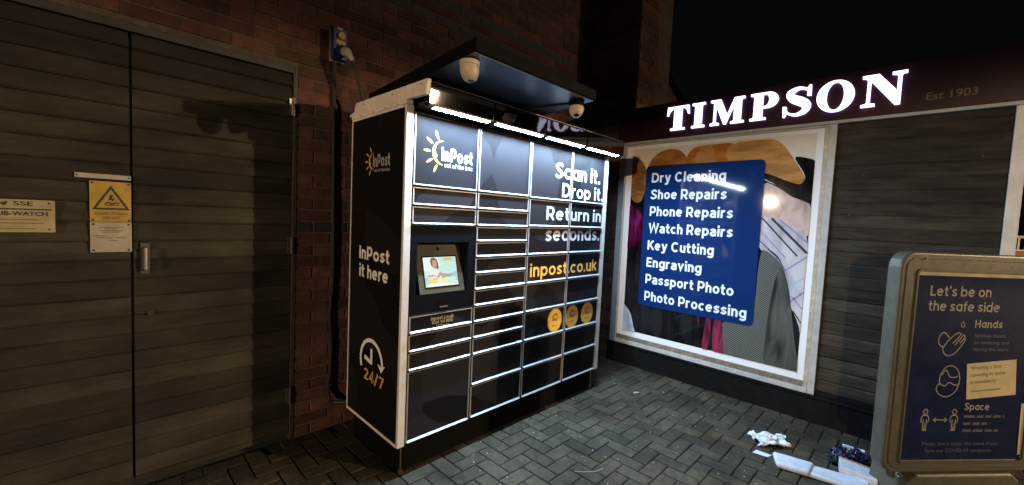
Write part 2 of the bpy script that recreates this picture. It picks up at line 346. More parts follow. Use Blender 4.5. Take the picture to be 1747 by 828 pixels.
def catmull(P, n=6):
    out = []
    for i in range(len(P)-1):
        p0, p1, p2, p3 = P[max(i-1,0)], P[i], P[i+1], P[min(i+2,len(P)-1)]
        for k in range(n):
            t = k/n; out.append(tuple(.5*((2*p1[d])+(-p0[d]+p2[d])*t+(2*p0[d]-5*p1[d]+4*p2[d]-p3[d])*t*t+(-p0[d]+3*p1[d]-3*p2[d]+p3[d])*t**3) for d in range(len(p1))))
    out.append(tuple(P[-1])); return out
def glyph(ch, h, geo):
    """strokes (closed?, points) of a bold sans letter, capital height 1, half stroke h -> strokes, advance"""
    X = .73; S = []
    def st(*p, c=False): S.append((c, list(p)))
    def el(cx, cy, rx, ry): S.append((True, arc(cx, cy, rx, ry, 0, 348, 29)))
    wo = .68 if geo else .62; ro = wo/2-h; yo = X/2; ry = X/2-h
    if ch == 'o': el(wo/2, yo, ro, ry); return S, wo
    if ch in 'bpdqg' or (ch == 'a' and geo):
        el(wo/2, yo, ro, ry)
        if ch == 'b': st((h, 0), (h, 1.0))
        if ch == 'p': st((h, -.26), (h, X))
        if ch == 'd': st((wo-h, 0), (wo-h, 1.0))
        if ch == 'q': st((wo-h, -.26), (wo-h, X))
        if ch == 'a': st((wo-h, 0), (wo-h, X))
        if ch == 'g': st((wo-h, X), (wo-h, -.02), *arc(wo/2, -.02, ro, .25-h, 0, -150, 12))
        return S, wo
    if ch == 'a':
        w = .58; st(*arc(w/2-.01, .50, w/2-h, X-h-.50, 165, 0, 12), (w-h-.01, 0)); st((w-h, .42), (.30, .40), *arc(.26, .215, .26-h, .215-h+.02, 95, 275, 12), (.40, .09), (w-h, .24)); return S, w
    if ch == 'e':
        w = wo; st((h*.9, .385), (w-h*.6, .385)); st((w-h, .40), *arc(w/2, yo, ro, ry, 8, 318, 28)); return S, w
    if ch == 'c':
        w = wo-.06; st(*arc(w/2+.02, yo, ro, ry, 48, 312, 24)); return S, w
    if ch == 's':
        w = .54; st(*catmull([(w-h*.6, X-h-.07), (w*.55, X-h), (h+.02, X-h-.13), (w*.45, yo+.015), (w-h, h+.14), (w*.5, h), (h*.5, h+.08)], 6)); return S, w
    if ch in 'nhmr':
        r = .29 if geo else .275; w = 2*r
        st((h, 0), (h, 1.0 if ch == 'h' else X))
        if ch == 'r': st((h, .35), *arc(r+.02, X-h-(r-h), r+.02-h, r-h, 165, 68, 8)); return S, .42
        st((h, .30), *arc(r, X-h-(r-h), r-h, r-h, 180, 0, 16), (w-h, 0))
        if ch == 'm':
            st((w-h, .30), *arc(r+w-2*h, X-h-(r-h), r-h, r-h, 180, 0, 16), (2*w-3*h, 0)); return S, 2*w-2*h
        return S, w
    if ch == 'u':
        r = .29 if geo else .275; st((h, X), *arc(r, h+(r-h), r-h, r-h, 180, 360, 16)); st((2*r-h, 0), (2*r-h, X)); return S, 2*r
    if ch == 't':
        st((.17, .95), (.17, .22), *arc(.17+.16, .22, .16, .22-h, 180, 275, 8), (.40, h)); st((.0, X-h), (.39, X-h)); return S, .41
    if ch == 'f':
        st((.17, 0), (.17, .78), *arc(.17+.17, .80, .17, .2-h, 180, 85, 8)); st((.0, X-h), (.36, X-h)); return S, .38
    if ch == 'i': st((h, 0), (h, X)); st((h, X+.10), (h, X+.10+2*h*1.05)); return S, 2*h
    if ch == 'l': st((h, 0), (h, 1.0)); return S, 2*h
    if ch == 'k': st((h, 0), (h, 1.0)); st((h, .27), (.50, X)); st((.24, .43), (.54, 0)); return S, .58
    if ch == 'v': st((h*.9, X), (.30, h*.8), (.60-h*.9, X)); return S, .60
    if ch == 'y': st((h*.9, X), (.31, .06)); st((.62-h*.9, X), (.27, -.14), (.16, -.26+h), (.03, -.26+h)); return S, .62
    if ch == 'w': st((h*.8, X), (.24, h), (.45, X-.02), (.66, h), (.90-h*.8, X)); return S, .90
    if ch == 'x': st((h*.8, 0), (.58-h*.8, X)); st((h*.8, X), (.58-h*.8, 0)); return S, .58
    if ch == 'I': st((h, 0), (h, 1)); return S, 2*h
    if ch in 'PRBD':
        w = .66
        st((h, 0), (h, 1))
        if ch == 'D': w = .78; st((h, 1-h), (.30, 1-h), *arc(.34, .5, w-h-.34, .5-h, 90, -90, 20), (h, h)); return S, w
        st((h, 1-h), (.38, 1-h), *arc(.38, 1-h-(.31-h*.5), w-h-.38, .31-h*.5, 90, -90, 14), (h, .38+.0))
        if ch == 'R': st((.34, .38), (w-h*.5, 0)); w = .68
        return S, w
    if ch == 'S':
        w = .68; st(*catmull([(w-h*.9, 1-h-.14), (w*.74, 1-h-.02), (w*.46, 1-h), (h+.02, .76), (w*.36, .55), (w*.72, .42), (w-h, .25), (w*.54, h), (w*.2, h+.03), (h*.5, h+.14)], 5)); return S, w
    if ch in 'CGO':
        w = .80; 
        if ch == 'O': el(w/2, .5, w/2-h, .5-h)
        else: st(*arc(w/2+.02, .5, w/2-h, .5-h, 45, 315, 26))
        if ch == 'G': st((w*.55, .44), (w-h, .44), (w-h, .1))
        return S, w
    if ch == 'E': st((.56, h), (h, h), (h, 1-h), (.56, 1-h)); st((h, .5), (.52, .5)); return S, .58
    if ch == 'L': st((h, 1), (h, h), (.55, h)); return S, .56
    if ch == 'H': st((h, 0), (h, 1)); st((.72-h, 0), (.72-h, 1)); st((h, .5), (.72-h, .5)); return S, .72
    if ch == 'K': st((h, 0), (h, 1)); st((h, .36), (.62, 1)); st((.27, .56), (.66, 0)); return S, .70
    if ch == 'W': st((h*.8, 1), (.29, h*.5), (.55, 1), (.81, h*.5), (1.10-h*.8, 1)); return S, 1.10
    if ch == 'V': st((h*.8, 1), (.35, h*.5), (.70-h*.8, 1)); return S, .70
    if ch == 'T': st((.31, 0), (.31, 1-h)); st((0, 1-h), (.62, 1-h)); return S, .62
    if ch == '0': el(.31, .5, .31-h, .5-h); return S, .62
    if ch == '1': st((.02, .80), (.22, 1-h*.4)); st((.25, 0), (.25, 1)); return S, .38
    if ch == '2': st(*arc(.29, .70, .29-h, .30-h, 165, -25, 14), (h*1.2, h)); st((h*.4, h), (.58, h)); return S, .58
    if ch == '3': st(*arc(.27, .74, .27-h, .26-h, 150, -90, 14)); st(*arc(.27, .28, .29-h, .28-h, 90, -150, 14)); return S, .56
    if ch == '4': st((.44, 0), (.44, 1-h*.5), (h, .26), (.62, .26)); return S, .62
    if ch == '5': st((.52, 1-h), (.14, 1-h), (.11, .56), *arc(.27, .33, .29-h, .33-h, 110, -150, 14)); return S, .56
    if ch == '7': st((0, 1-h), (.54, 1-h), (.20, 0)); return S, .56
    if ch == '9': el(.29, .68, .29-h, .32-h); st((.58-h, .68), (.56-h, .40), *arc(.28, .30, .28-h, .30-h, 0, -130, 10)); return S, .58
    if ch == '/': st((.0, -.08), (.36, 1.08)); return S, .36
    if ch == '-': st((0, .36), (.34, .36)); return S, .34
    if ch == '.': st((h*1.1, 0), (h*1.1, 2.2*h)); return S, 2.2*h
    if ch == "'": st((h, .72), (h, 1.02)); return S, 2*h
    return S, .30
def put_bold(mb, F, body, a0, a1, base, cap, off, m, w=.19, geo=True, gap=.115):
    """stroke lettering fitted from a0 to a1; strokes a hair apart in depth so that no faces coincide"""
    x = 0; parts = []
    for ch in body:
        if ch == ' ': x += .30; continue
        S, adv = glyph(ch, w/2, geo); parts.append((x, S)); x += adv+gap
    tot = x-gap; kx = (a1-a0)/tot if a1 is not None else cap; L = 0
    for x0, S in parts:
        for closed, pts in S:
            f = cap/kx    # keep upright and level strokes alike in weight
            mb.ribbon(ScaledFrame(F, a0+x0*kx, base, kx, cap), pts, w, off+.00012*(L % 4), m, closed); L += 1
class ScaledFrame:
    def __init__(s, F, a, z, kx, kz): s.F = F; s.a = a; s.z = z; s.kx = kx; s.kz = kz
    def p(s, x, y, o=0.): return s.F.p(s.a+x*s.kx, s.z+y*s.kz, o)
def line(name, parent, F, *a, **k):
    b_ = MB(); put_bold(b_, F, *a, **k); return b_.build(name, parent)

# ================================================================== THE SETTING
def brick_face(mb, F, a0, a1, z0, z1, holes=(), dark=(), ph=0.):
    """stretcher bond on a frame plane; mortar sheet with openings, bricks 5 mm proud"""
    BL, BH, J = .225, .075, .010
    cuts_a = sorted({a0, a1, *[h[0] for h in holes], *[h[1] for h in holes]}); cuts_z = sorted({z0, z1, *[h[2] for h in holes], *[h[3] for h in holes]})
    cuts_a = [c for c in cuts_a if a0 <= c <= a1]; cuts_z = [c for c in cuts_z if z0 <= c <= z1]
    def inhole(x, y): return any(h[0] < x < h[1] and h[2] < y < h[3] for h in holes)
    for i in range(len(cuts_a)-1):
        for j in range(len(cuts_z)-1):
            if not inhole((cuts_a[i]+cuts_a[i+1])/2, (cuts_z[j]+cuts_z[j+1])/2):
                mb.flat(F, [(cuts_a[i], cuts_z[j]), (cuts_a[i+1], cuts_z[j]), (cuts_a[i+1], cuts_z[j+1]), (cuts_a[i], cuts_z[j+1])], 0, 'mortar')
    r = int(z0/BH)
    while r*BH < z1-.02:
        zb = max(z0, r*BH+J/2); zt = min(z1, (r+1)*BH-J/2)
        a = a0-BL+((.986-a0+ph) % BL)+(BL/2 if r % 2 else 0)-BL
        while a < a1:
            segs = [(max(a+J/2, a0), min(a+BL-J/2, a1))]
            for h in holes:
                if zb < h[3]-.005 and zt > h[2]+.005:
                    out = []
                    for s, e in segs:
                        if e <= h[0] or s >= h[1]: out.append((s, e))
                        else:
                            if s < h[0]: out.append((s, h[0]))
                            if e > h[1]: out.append((h[1], e))
                    segs = out
            for s, e in segs:
                if e-s > .015 and zt-zb > .02:
                    o = .0045+random.uniform(-.0015, .002); c = .0025; m = 'brick_dark' if r in dark else 'brick'
                    jz = random.uniform(-.001, .001)
                    Q = [F.p(s,zb+jz,0),F.p(e,zb+jz,0),F.p(e,zt+jz,0),F.p(s,zt+jz,0),F.p(s+c,zb+c+jz,o),F.p(e-c,zb+c+jz,o),F.p(e-c,zt-c+jz,o),F.p(s+c,zt-c+jz,o)]
                    b = len(mb.v); mb.v += Q; k = mb.mi(m)
                    for q in ((4,5,6,7),(0,1,5,4),(1,2,6,5),(2,3,7,6),(3,0,4,7)): mb.f.append(tuple(b+i for i in q)); mb.m.append(k)
            a += BL
        r += 1

# ground
g = MB(); g.face([(-120,-120,-.012),(120,-120,-.012),(120,120,-.012),(-120,120,-.012)], 'asphalt')
single('ground', g, kind='structure')
pv = MB(); pv.face([(-3.9,-6.0,.0),(7.5,-6.0,.0),(7.5,.82,.0),(-3.9,.82,.0)], 'joint')
U = .0995; PX, PY = 1.695, -.288-.0995
for i in range(-56, 59):
    for j in range(-56, 14):
        k = (i-j) % 4
        if k == 0: x0, x1, y0, y1 = PX+i*U, PX+(i+2)*U, PY+j*U, PY+(j+1)*U
        elif k == 3: x0, x1, y0, y1 = PX+i*U, PX+(i+1)*U, PY+j*U, PY+(j+2)*U
        else: continue
        if x1 > 7.5 or y1 > .82 or x0 < -3.9 or y0 < -6 or (x0 > 3.9 and y0 > -2.4) : continue
        G = .0034; c = .0058; h = .009+random.uniform(-.0012, .0012); tx = random.uniform(-.0012, .0012); ty = random.uniform(-.0012, .0012)
        x0 += G; x1 -= G; y0 += G; y1 -= G
        b = len(pv.v); kk = pv.mi('paver')
        pv.v += [Vector(q) for q in ((x0,y0,0),(x1,y0,0),(x1,y1,0),(x0,y1,0),(x0,y0,h-.004),(x1,y0,h-.004),(x1,y1,h-.004),(x0,y1,h-.004),
                 (x0+c,y0+c,h),(x1-c,y0+c,h+tx),(x1-c,y1-c,h+tx+ty),(x0+c,y1-c,h+ty))]
        for q in ((0,1,5,4),(1,2,6,5),(2,3,7,6),(3,0,4,7),(4,5,9,8),(5,6,10,9),(6,7,11,10),(7,4,8,11),(8,9,10,11)):
            pv.f.append(tuple(b+t for t in q)); pv.m.append(kk)
single('paving', pv, kind='structure')

# ---- brick building with plank doors
bw = thing('brick_building', (0, .82, 0), 'dark red brick building wall with weathered plank double doors, behind the parcel locker', 'building')
DX0, DX1, DZ = -.62, .887, 2.376
w = MB(); brick_face(w, WA, -3.9, 4.0, 0, 5.2, holes=[(DX0, DX1, -.1, DZ)], dark=(18, 40, 42))
w.fbox(WA, -3.9, DX0, 0, 5.2, -.3, -.004, 'mortar'); w.fbox(WA, DX1, 4.0, 0, 5.2, -.3, -.004, 'mortar'); w.fbox(WA, DX0, DX1, DZ, 5.2, -.3, -.004, 'mortar')
w.build('wall', bw)
f = MB()
f.fbox(WA, .862, .886, .0, DZ, -.06, .006, 'door_frame'); f.fbox(WA, DX0+.001, DX0+.026, .0, DZ, -.06, .006, 'door_frame')
f.fbox(WA, DX0+.026, .862, DZ-.042, DZ-.001, -.06, .006, 'door_frame')
f.build('door_frame', bw, bevel=.003)
def leaf_door(a0, a1):
    d = MB(); pitch = .0955; z = .06
    d.fbox(WA, a0, a1, .035, .060, -.05, -.006, 'wood')
    d.fbox(WA, a0, a1, .062, 2.332, -.07, -.05, 'wood')
    while z < 2.32:
        zt = min(z+pitch-.0015, 2.333); j = random.uniform(-.0015, .0015); cup = random.uniform(-.001, .0025)
        # shiplap board: lower edge stands proud, upper edge tucks behind the board above
        n = 3; rows = [(z, -.010), (z+.010, -.0045+j), (z+.5*(zt-z), -.010+cup+j), (zt-.008, -.015+j), (zt, -.019)]
        for (za, oa), (zb_, ob) in zip(rows, rows[1:]):
            pass
        b = len(d.v); k = d.mi('wood')
        for zz, oo in rows: d.v += [WA.p(a0+.002, zz, oo), WA.p(a1-.002, zz, oo)]
        d.v += [WA.p(a0+.002, z, -.05), WA.p(a1-.002, z, -.05)]
        for i in range(4): d.f.append((b+2*i, b+2*i+1, b+2*i+3, b+2*i+2)); d.m.append(k)
        d.f.append((b+10, b+11, b+1, b)); d.m.append(k)
        z += pitch
    return d
dr = leaf_door(.122, .860).build('door', bw); dl = leaf_door(DX0+.028, .115).build('door', bw)
h = MB(); h.fbox(WA, .150, .186, 1.135, 1.292, -.006, -.001, 'metal_dull'); h.tube([WA.p(.168, 1.27, 0), WA.p(.168, 1.268, .028), WA.p(.168, 1.16, .028), WA.p(.168, 1.158, 0)], .0085, 'metal')
h.build('handle', dr, smooth=False)
h = MB(); h.tube([WA.p(.185, .93, -.01), WA.p(.185, .93, .002)], .014, 'ink', 12); h.build('dark_hole', dr)  # dark disc standing for a hole in the planks
for z, m in ((2.13, 'metal'), (1.27, 'metal_dull'), (.30, 'metal_dull')):
    h = MB(); h.tube([WA.p(.861, z-.055, .012), WA.p(.861, z+.055, .012)], .008, m, 10); h.fbox(WA, .838, .856, z-.05, z+.05, -.006, .008, m); h.build('hinge', dr, smooth=False)

# wall that comes forward beside the shop, with its pier
bp = thing('brick_pier', (4.0, .226, 0), 'tall dark brick return wall and pier rising behind the shop fascia', 'brick wall')
WC = Frame((4.0, 0, 0), (0, -1, 0), (-1, 0, 0)); WD = Frame((0, .226, 0), (1, 0, 0), (0, -1, 0))
w = MB(); brick_face(w, WC, -.815, -.227, 0, 5.2, dark=(38, 40)); w.box(4.004, 4.72, .232, 1.2, 0, 5.2, 'mortar'); w.build('wall', bp)
w = MB(); brick_face(w, WD, 4.001, 4.40, 2.6, 5.2, ph=.05); w.build('pier', bp)
w = MB(); WD2 = Frame((0, .26, 0), (1, 0, 0), (0, -1, 0)); brick_face(w, WD2, 4.402, 4.73, 2.6, 5.0); w.build('pier_return', bp)
# low gabled outbuilding behind the shop
ob = thing('outbuilding', (6.5, .6, 0), 'dark low brick outbuilding with a sloping roof behind the shop fascia', 'building')
w = MB(); w.prism(Frame((0, .5, 0), (1, 0, 0), (0, -1, 0)), [(4.75, 0), (9.5, 0), (9.5, 2.5), (6.2, 2.95), (4.75, 3.6)], -2.0, 0, 'brick'); w.build('wall', ob)
w = MB(); w.prism(Frame((0, .42, 0), (1, 0, 0), (0, -1, 0)), [(4.73, 3.61), (6.2, 2.96), (9.6, 2.49), (9.6, 2.57), (6.2, 3.05), (4.73, 3.70)], -2.2, 0, 'riser'); w.build('roof', ob)

# ================================================================== THE SHOP KIOSK
sk = thing('shop_kiosk', (3.945, -1.0, 0), 'single storey repair shop kiosk with maroon fascia and glowing white serif letters', 'shop')
w = MB(); w.box(4.0, 6.9, -2.40, .215, .0, 2.32, 'riser'); w.box(3.99, 7.0, -2.44, .222, 2.335, 2.66, 'maroon'); w.build('wall', sk)
w = MB(); w.fbox(WB, -.37, 2.42, 0, .226, -.054, .012, 'riser'); w.fbox(WB, -.365, 2.42, .205, .2255, .0125, .022, 'riser'); w.build('stall_riser', sk, bevel=.003)
fa = MB(); fa.fbox(WB, -.372, 2.46, 2.345, 2.69, -.05, .02, 'maroon'); fas = fa.build('fascia', sk, bevel=.004)
tr = MB(); tr.fbox(WB, -.368, 2.45, 2.322, 2.3445, -.05, .03, 'grey_frame'); tr.build('fascia_trim', sk, bevel=.002)

def letter(pts_list, a0, wid, z0=2.412, H=.222, hole=None):
    """one raised letter: outline (unit height) -> curve fill -> emissive face, returns made to glow for a halo"""
    cu = bpy.data.curves.new('l', 'CURVE'); cu.dimensions = '2D'; cu.fill_mode = 'FRONT'; cu.extrude = 0
    for pts in pts_list:
        sp = cu.splines.new('POLY'); sp.points.add(len(pts)-1); sp.use_cyclic_u = True
        for q, (x, y) in zip(sp.points, pts): q.co = (x, y, 0, 1)
    o = bpy.data.objects.new('l', cu); COL.objects.link(o)
    dg = bpy.context.evaluated_depsgraph_get(); me = bpy.data.meshes.new_from_object(o.evaluated_get(dg))
    mb = MB(); mb.mi('letter'); mb.mi('letter_side'); mw = max(p[0] for q in pts_list for p in q); kx = wid/mw
    b = 0
    mb.v = [WB.p(a0+v.co.x*kx, z0+v.co.y*H, .046) for v in me.vertices]
    for p in me.polygons: mb.f.append(tuple(p.vertices)); mb.m.append(0)
    bpy.data.objects.remove(o); bpy.data.curves.remove(cu); bpy.data.meshes.remove(me)
    for pts in pts_list:
        n = len(pts)
        for i in range(n):
            (xa, ya), (xb, yb) = pts[i], pts[(i+1) % n]
            mb.face([WB.p(a0+xa*kx, z0+ya*H, .0455), WB.p(a0+xb*kx, z0+yb*H, .0455), WB.p(a0+xb*kx, z0+yb*H, .026), WB.p(a0+xa*kx, z0+ya*H, .026)], 'letter_side')
    return mb
T_ = [(0,.64),(.03,1),(.95,1),(.98,.64),(.93,.64),(.87,.80),(.76,.90),(.66,.92),(.66,.12),(.69,.09),(.80,.08),(.80,0),(.18,0),(.18,.08),(.29,.09),(.32,.12),(.32,.92),(.22,.90),(.11,.80),(.05,.64)]
I_ = [(0,0),(.54,0),(.54,.08),(.45,.09),(.42,.12),(.42,.88),(.45,.91),(.54,.92),(.54,1),(0,1),(0,.92),(.09,.91),(.12,.88),(.12,.12),(.09,.09),(0,.08)]
M_ = [(0,0),(.34,0),(.34,.08),(.24,.10),(.21,.14),(.21,.78),(.53,0),(.61,0),(.90,.74),(.90,.12),(.87,.09),(.79,.08),(.79,0),(1.27,0),(1.27,.08),(1.19,.09),(1.16,.12),(1.16,.88),(1.19,.91),(1.27,.92),(1.27,1),(.90,1),(.65,.36),(.38,1),(0,1),(0,.92),(.09,.90),(.13,.86),(.13,.14),(.10,.10),(0,.08)]
P_ = [(0,0),(.54,0),(.54,.08),(.45,.09),(.42,.12),(.42,.42),(.55,.42)]+arc(.58,.71,.35,.29,-85,85,14)+[(.55,1),(0,1),(0,.92),(.09,.91),(.12,.88),(.12,.12),(.09,.09),(0,.08)]
P_h = [(.42,.50),(.50,.50)]+arc(.50,.71,.13,.21,-80,80,10)+[(.50,.92),(.42,.92)]
O_ = arc(.525,.5,.525,.525,0,352,36); O_h = arc(.525,.5,.24,.455,0,352,36)
N_ = [(0,0),(.36,0),(.36,.08),(.26,.10),(.23,.14),(.23,.80),(.85,-.02),(.98,-.02),(.98,.86),(1.01,.91),(1.1,.92),(1.1,1),(.74,1),(.74,.92),(.85,.90),(.88,.86),(.88,.42),(.42,1),(0,1),(0,.92),(.09,.90),(.14,.84),(.14,.14),(.11,.10),(0,.08)]
# S from a spine with varying width
sp = catmull([(.70,.70,.05),(.66,.87,.06),(.44,.955,.10),(.23,.86,.18),(.19,.74,.22),(.30,.60,.27),(.47,.50,.29),(.63,.38,.27),(.66,.24,.22),(.57,.10,.16),(.36,.035,.09),(.14,.13,.06),(.07,.32,.05)])
La, Ra = [], []
for i, (x, y, wd) in enumerate(sp):
    a = sp[max(i-1,0)]; c = sp[min(i+1,len(sp)-1)]; d = Vector((c[0]-a[0], c[1]-a[1])).normalized(); q = Vector((-d.y, d.x))*wd/2
    La.append((x+q.x, y+q.y)); Ra.append((x-q.x, y-q.y))
S_poly = La+Ra[::-1]
S_serifs = [[(.665,.66),(.775,.64),(.765,1.02),(.715,1.02),(.66,.93)], [(.0,.37),(.105,.35),(.12,.10),(.065,-.02),(.015,-.02)]]
letters = [([T_], .163, .212), ([I_], .402, .114), ([M_], .566, .276), ([P_, P_h], .889, .202), ([S_poly], 1.126, .186), ([O_, O_h], 1.346, .226), ([N_], 1.611, .236)]
for pl, a0, wd in letters:
    lm = letter(pl, a0, wd)
    if pl[0] is S_poly:
        mw_ = max(p[0] for p in S_poly)
        for q_ in S_serifs: lm.prism(ScaledFrame(WB, a0, 2.412, wd/mw_, .222), q_, .026, .0466, 'letter', 'letter_side')
    lm.build('letter', fas)
t = MB(); put_text(t, WB, 'Est 1903', 1.948, 2.180, 2.416, .047, .0215, 'date_gold', .015); t.build('small_lettering', fas)

# poster window frame
pf = MB()
pf.fbox(WB, -.344, -.296, .228, 2.3215, -.05, .012, 'grey_frame'); pf.fbox(WB, 1.442, 1.487, .228, 2.3215, -.05, .012, 'grey_frame')
pf.fbox(WB, -.2955, 1.4415, .228, .268, -.05, .016, 'grey_frame'); pf.fbox(WB, -.2955, 1.4415, 2.306, 2.3215, -.05, .010, 'grey_frame')
pf.build('window_frame', sk, bevel=.003)
bd = MB()
bd.fbox(WB, -.2955, -.2715, .2685, 2.3055, -.05, .003, 'grey_frame'); bd.fbox(WB, 1.411, 1.4415, .2685, 2.3055, -.05, .006, 'timber_bead')
bd.fbox(WB, -.2710, 1.4105, .2685, .3135, -.05, .0, 'bead_dark')
bd.build('window_bead', sk, bevel=.003)
sh = MB(); z = .262; p = .0915; kk = sh.mi('shutter')
while z < 2.30:
    zt = min(z+p, 2.318); j_ = random.uniform(-.002, .002); b_ = len(sh.v)
    rows = [(z, -.0175), (z+.010, -.011+j_), (z+.040, -.009+j_*.5), (zt-.014, -.011), (zt, -.0175)]
    N_ = 6
    for q in range(N_+1):
        a = 1.488+(2.344-1.488)*q/N_; w_ = random.uniform(-.0012, .0012)
        sh.v += [WB.p(a, zz+(w_ if 0 < i_ < 4 else 0), oo+w_*.6) for i_, (zz, oo) in enumerate(rows)]
    for q in range(N_):
        for i_ in range(4): sh.f.append((b_+q*5+i_, b_+(q+1)*5+i_, b_+(q+1)*5+i_+1, b_+q*5+i_+1)); sh.m.append(kk)
    z += p
for a, z in ((1.66, 1.93), (2.23, 2.03), (1.60, 1.64), (1.95, .47), (2.10, .36), (1.72, .80)): sh.tube([WB.p(a, z, -.012), WB.p(a, z, -.006)], .007, 'ink', 8)
shu = sh.build('roller_shutter', sk); shu.data.polygons.foreach_set('use_smooth', [False]*len(shu.data.polygons))
cp = MB(); cp.fbox(WB, 2.345, 2.405, .228, 2.3215, -.05, .016, 'off_white'); cp.fbox(WB, 1.488, 2.3445, .2275, .262, -.05, -.004, 'riser'); cp.build('corner_post', sk, bevel=.004)

# ---- poster in the window
po = thing('poster', (3.945, -.57, .3), 'large framed shop poster of clothes on hangers with a blue list of services', 'poster')
pm = MB(); O0 = -.012
pm.fbox(WB, -.2708, 1.4102, .3140, 2.3052, -.04, O0, 'p_border')
pm.build('border', po)
pic = MB()
def soften(pts, n=2):
    for _ in range(n):
        out = []
        for a, b_ in zip(pts, pts[1:]+pts[:1]):
            for t_ in (.25, .75): out.append((a[0]+(b_[0]-a[0])*t_, a[1]+(b_[1]-a[1])*t_))
        pts = [(min(.203, max(-1.362, y)), min(2.272, max(.372, z))) for y, z in out]
    return pts
def pr_clip(p): return (min(1.362, p[0]), p[1])
def pp(pts, lay, m, soft=2): pic.flat(WB, [(-y, z) for y, z in (soften(pts, soft) if lay > 1 else pts)], O0+.0006+.0005*lay, m)
pp([(.203,2.272),(.203,.372),(-1.362,.372),(-1.362,2.272)], 0, 'p_wall')
pp([(.203,1.93),(.203,.372),(-1.362,.372),(-1.362,1.75),(-1.0,1.93)], 1, 'p_dark')
pp([(.33,2.225),(.15,2.20),(.06,2.11),(.03,1.98),(.05,1.80),(.10,1.70),(.33,1.80)], 2, 'p_h1')
pp([(.10,1.86),(.04,2.08),(-.02,2.18),(-.116,2.243),(-.25,2.25),(-.33,2.20),(-.40,2.08),(-.40,1.86)], 3, 'p_h2')
pp([(-.33,2.0),(-.34,2.12),(-.402,2.245),(-.55,2.256),(-.83,2.255),(-.83,2.0)], 4, 'p_h3')
pp([(-.44,2.0),(-.43,2.15),(-.50,2.256),(-.60,2.256),(-.64,2.0)], 5, 'p_h4')
pp([(-.70,2.25),(-1.0,2.258),(-1.11,2.245),(-1.21,2.10),(-1.30,1.942),(-1.305,1.90),(-1.269,1.86),(-1.039,1.972),(-.72,2.06)], 6, 'p_h4')
pp([(-1.0,1.995),(-1.262,1.868),(-1.30,1.89),(-1.312,1.945),(-1.22,2.09),(-1.25,2.10),(-1.31,2.08),(-1.50,2.02),(-1.50,1.70),(-1.25,1.76),(-1.14,1.86),(-1.0,1.94)], 7, 'p_dark')
pp([(-1.0,1.92),(-1.14,1.85),(-1.25,1.755),(-1.50,1.70),(-1.50,1.43),(-1.24,1.53),(-1.12,1.60),(-1.0,1.58)], 8, 'p_pink')
pp([(-1.0,1.60),(-1.12,1.605),(-1.24,1.535),(-1.50,1.435),(-1.50,.62),(-1.30,.80),(-1.20,1.23),(-1.0,1.34)], 9, 'p_shirt')
for (a, b_, m, wd) in (((1.03,1.60),(1.30,1.30),'p_st1',.012),((1.10,1.60),(1.362,1.33),'p_st1',.018),((1.16,1.59),(1.362,1.41),'p_st2',.012),((1.0,1.52),(1.22,1.28),'p_st2',.010),((1.0,1.43),(1.12,1.32),'p_st1',.008),
                       ((1.22,1.17),(1.362,1.30),'p_st2',.012),((1.25,1.03),(1.362,1.14),'p_st3',.010),((1.27,.92),(1.362,1.02),'p_st2',.012),((1.362,.98),(1.28,1.06),'p_st3',.006),((1.30,.86),(1.362,.77),'p_st1',.010),((1.29,.97),(1.362,.88),'p_st2',.010)):
    pic.ribbon(WB, [a, b_], wd, O0+.0006+.0005*10, m)
pp([(-1.20,1.24),(-1.262,1.10),(-1.215,1.19),(-1.17,1.30),(-1.06,1.36)], 11, 'p_st1')
pp([(-.72,.20),(-.76,.72),(-1.03,.72),(-1.03,1.34),(-1.10,1.32),(-1.205,1.225),(-1.26,1.05),(-1.293,.86),(-1.34,.55),(-1.50,.20)], 12, 'p_jacket')
pp([(-1.11,.20),(-1.13,.80),(-1.16,1.12),(-1.205,1.225),(-1.26,1.05),(-1.293,.86),(-1.34,.55),(-1.50,.20)], 13, 'p_jacket2')
pp([(-.56,.70),(-.575,.56),(-.595,.70)], 14, 'p_red'); pp([(-.61,.20),(-.64,.72),(-.70,.72),(-.665,.20)], 14, 'p_red'); pp([(-.72,.20),(-.70,.72),(-.77,.72),(-.80,.50),(-.82,.20)], 15, 'p_red')
pp([(.33,1.73),(.10,1.66),(.035,1.55),(.035,1.36),(.12,1.24),(.33,1.22)], 14, 'p_mag')
pp([(.33,.69),(.15,.62),(.09,.50),(.041,.20),(.33,.20)], 14, 'p_cuff')
pic.build('picture', po)
bl = MB(); bl.prism(WB, rrect(-.038, 1.025, .668, 2.092, .045), O0+.0095, O0+.0125, 'p_blue'); blo = bl.build('list_panel', po)
for s_, b_, e_ in (('Dry Cleaning',1.923,.725),('Shoe Repairs',1.757,.742),('Phone Repairs',1.589,.805),('Watch Repairs',1.421,.815),('Key Cutting',1.246,.668),('Engraving',1.072,.572),('Passport Photo',.903,.857),('Photo Processing',.727,.972)):
    line('lettering', blo, WB, s_, .027, e_, b_, .096, O0+.0135, 'p_text', w=.185, geo=False, gap=.10)

